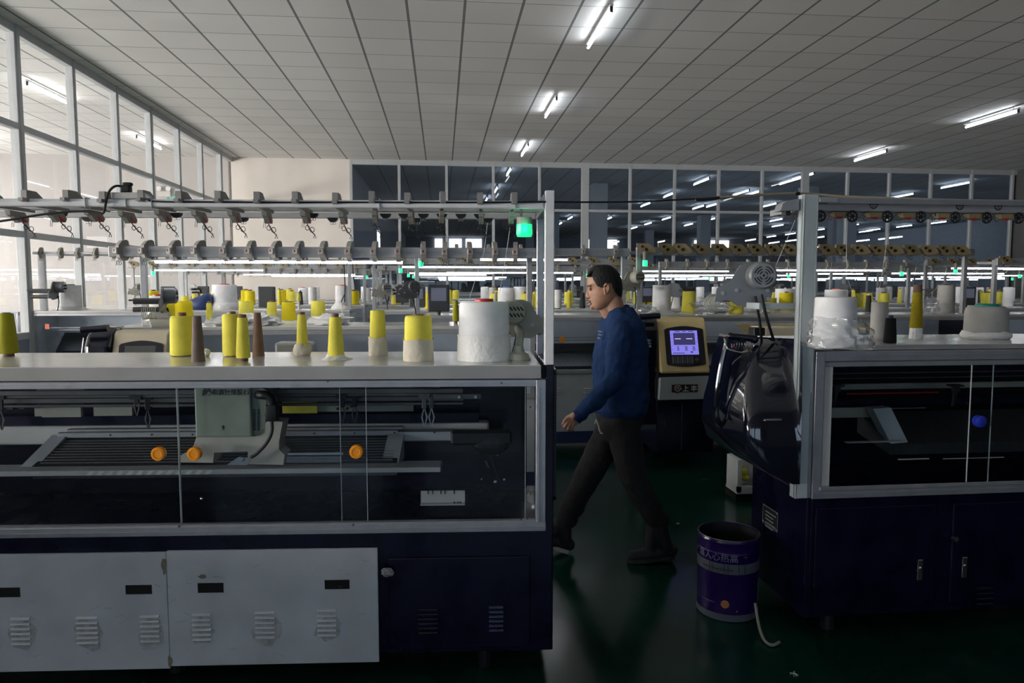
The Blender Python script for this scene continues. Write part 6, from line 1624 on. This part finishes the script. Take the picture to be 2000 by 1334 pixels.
# sweatshirt
sw = MB()
def srow(py, x0, x1, hw): return (mp(0, py).z, mp(x0, py).x, mp(x1, py).x, hw, YM)
ell_loft(sw, [srow(828, 1167, 1256, .158), srow(818, 1161, 1262, .172), srow(795, 1159, 1264, .175), srow(760, 1159, 1263, .172), srow(725, 1159, 1262, .17), srow(690, 1164, 1260, .178), srow(660, 1170, 1257, .19), srow(640, 1175, 1252, .185), srow(625, 1180, 1247, .150), srow(613, 1185, 1240, .105), srow(603, 1194, 1236, .078)], 32, 2.4)
capsule(sw, SHL, ELL, .068, .056); capsule(sw, ELL, WRL+Vector((.012, 0, .012)), .056, .038); capsule(sw, SHR, ELR, .068, .056); capsule(sw, ELR, WRR+Vector((0, 0, .01)), .056, .038)
capsule(sw, mp(1216, 632, -.08), SHL, .058, .066); capsule(sw, mp(1216, 632, .08), SHR, .058, .066)
capsule(sw, mp(1168, 778, -.205), mp(1152, 793, -.205), .050, .046)
swo = remesh(sw, 'sweatshirt', 'sweater', man, .006, 5, [(.12, .024), (.045, .015)])
m = MB()
dcu = (WRL-ELL).normalized()
m.cyl(WRL-dcu*.012, WRL+dcu*.030, .0385, .034, n=24, caps=False); m.build('cuff', 'sweater_rib', swo, smooth=True)
rr = MB(); ell_loft(rr, [srow(831, 1168, 1256, .154), srow(824, 1164, 1259, .165), srow(816, 1162, 1261, .17)], 32, 2.4); rr.build('hem_rib', 'sweater_rib', swo, smooth=True)
m = MB(); pts = []
for i in range(28):
    t = i*2*PI/28; c = math.cos(t); s = math.sin(t); a = mp(1184, 617); b = mp(1226, 597)
    f = (c+1)/2; pts.append(Vector((a.x+(b.x-a.x)*f, YM+.070*s, a.z+(b.z-a.z)*f)))
m.tube(pts, .008, 8, closed=True); m.build('collar', 'sweater_rib', swo, smooth=True)
# prints on chest and back: small blocks of lettering
m = MB()
for i, (py, hw) in enumerate(((653, .020), (660, .030), (667, .034))):
    xx_ = mp(1166.5-(i > 1)*1.5, py).x
    for k in range(5): 
        y = YM-.108+k*.016; m.box(xx_-.003, xx_+.012, y, y+.010, mp(0, py).z-.003, mp(0, py).z+.003)
m.build('chest_print', 'print_white', swo)
m = MB()
for i, py in enumerate((672, 678, 684)):
    xx_ = mp(1259.0+i*.3, py).x
    for k in range(4): y = YM-.10+k*.02; m.box(xx_-.012, xx_+.007, y, y+.013, mp(0, py).z-.005, mp(0, py).z+.005)
m.build('back_print', 'print_white', swo)
# trousers
tr = MB()
ell_loft(tr, [srow(850, 1172, 1252, .14), srow(838, 1165, 1254, .155), srow(822, 1167, 1254, .150), srow(800, 1172, 1250, .135)], 28, 2.3)
for (h, k, a, s) in ((HL, KL, AL, -1), (HRt, KR, AR, 1)):
    capsule(tr, h, k, .098, .080, 20); capsule(tr, k, a+(k-a).normalized()*.03, .080, .055, 20)
capsule(tr, mp(1196, 836, -.07), mp(1196, 836, .07), .078, .078, 24)
# folds and stacked hems
for (px, py, dy, r) in ((1122, 988, .085, .052), (1108, 1008, .085, .053), (1268, 985, -.09, .060), (1284, 1010, -.09, .054)):
    capsule(tr, mp(px, py, dy), mp(px+3, py+5, dy), r, r)
tro = remesh(tr, 'trousers', 'trouser', man, .006, 4, [(.09, .014), (.035, .005)])
m = MB().tube([mp(1164, 820, -.150), mp(1168, 828, -.162), mp(1172, 845, -.170), mp(1177, 847, -.172)], .0038, 7, smooth=1).tube([mp(1164, 820, -.150), mp(1162, 828, -.155)], .003, 6); m.build('drawstring', 'cord_white', tro, smooth=True)
# shoes
def shoe(ank, heel, toe, dy, name='shoe'):
    d = (toe-heel); L_ = d.length; d.normalize(); up = Vector((0, 0, 1)); up = (up-d*up.dot(d)).normalized(); side = d.cross(up)
    s = MB()
    for (t0, t1, r0, r1, h) in ((.10, .45, .040, .043, .040), (.40, .85, .042, .035, .034), (.05, .2, .038, .04, .045)):
        capsule(s, heel+d*L_*t0+up*h, heel+d*L_*t1+up*(h*.9), r0, r1)
    capsule(s, heel+d*L_*.18+up*.06, ank, .046, .052); capsule(s, heel+d*L_*.5+up*.05, ank+d*.03, .036, .040)
    o = remesh(s, name, 'shoe', man, .005, 4)
    m = MB(); rings = []
    prof = [(-.0, .022), (.03, .036), (.15, .041), (.4, .036), (.62, .045), (.85, .041), (.97, .024), (1.0, .008)]
    lower = [heel+d*L_*t+side*w for t, w in prof]+[heel+d*L_*t-side*w for t, w in reversed(prof)]
    m.ring_skin([[p-up*.000 for p in lower], [p+up*.022 for p in lower]]); m.build('sole', 'sole' if dy > 0 else 'sole_shaded', o)
    m = MB()
    for i in range(4):
        c = heel+d*L_*(.42+.08*i)+up*(.088-.010*i); m.tube([c-side*.026, c+up*.008, c+side*.026], .0028, 5)
    a = heel+d*L_*.40+up*.10
    m.tube([a, a+up*.03+side*-.02+d*.02, a+up*.015-side*.035+d*.05, a], .0028, 5, smooth=1); m.tube([a, a+up*.035+side*.02+d*.035, a+up*.01+side*.03+d*.055], .0028, 5, smooth=1)
    m.build('laces', 'black', o, smooth=True)
    return o
hl = mp(1316, 1072, -.09); tl = mp(1242, 1089, -.09)
shoe(AL, Vector((hl.x, YM-.09, .020)), Vector((hl.x-.27, YM-.09, .001)), -.09)
hr = mp(1106, 1078, .085)
shoe(AR, Vector((hr.x+.01, YM+.085, .004)), Vector((hr.x-.235, YM+.085, .095)), .085)
km = None
bpy.context.view_layer.update()
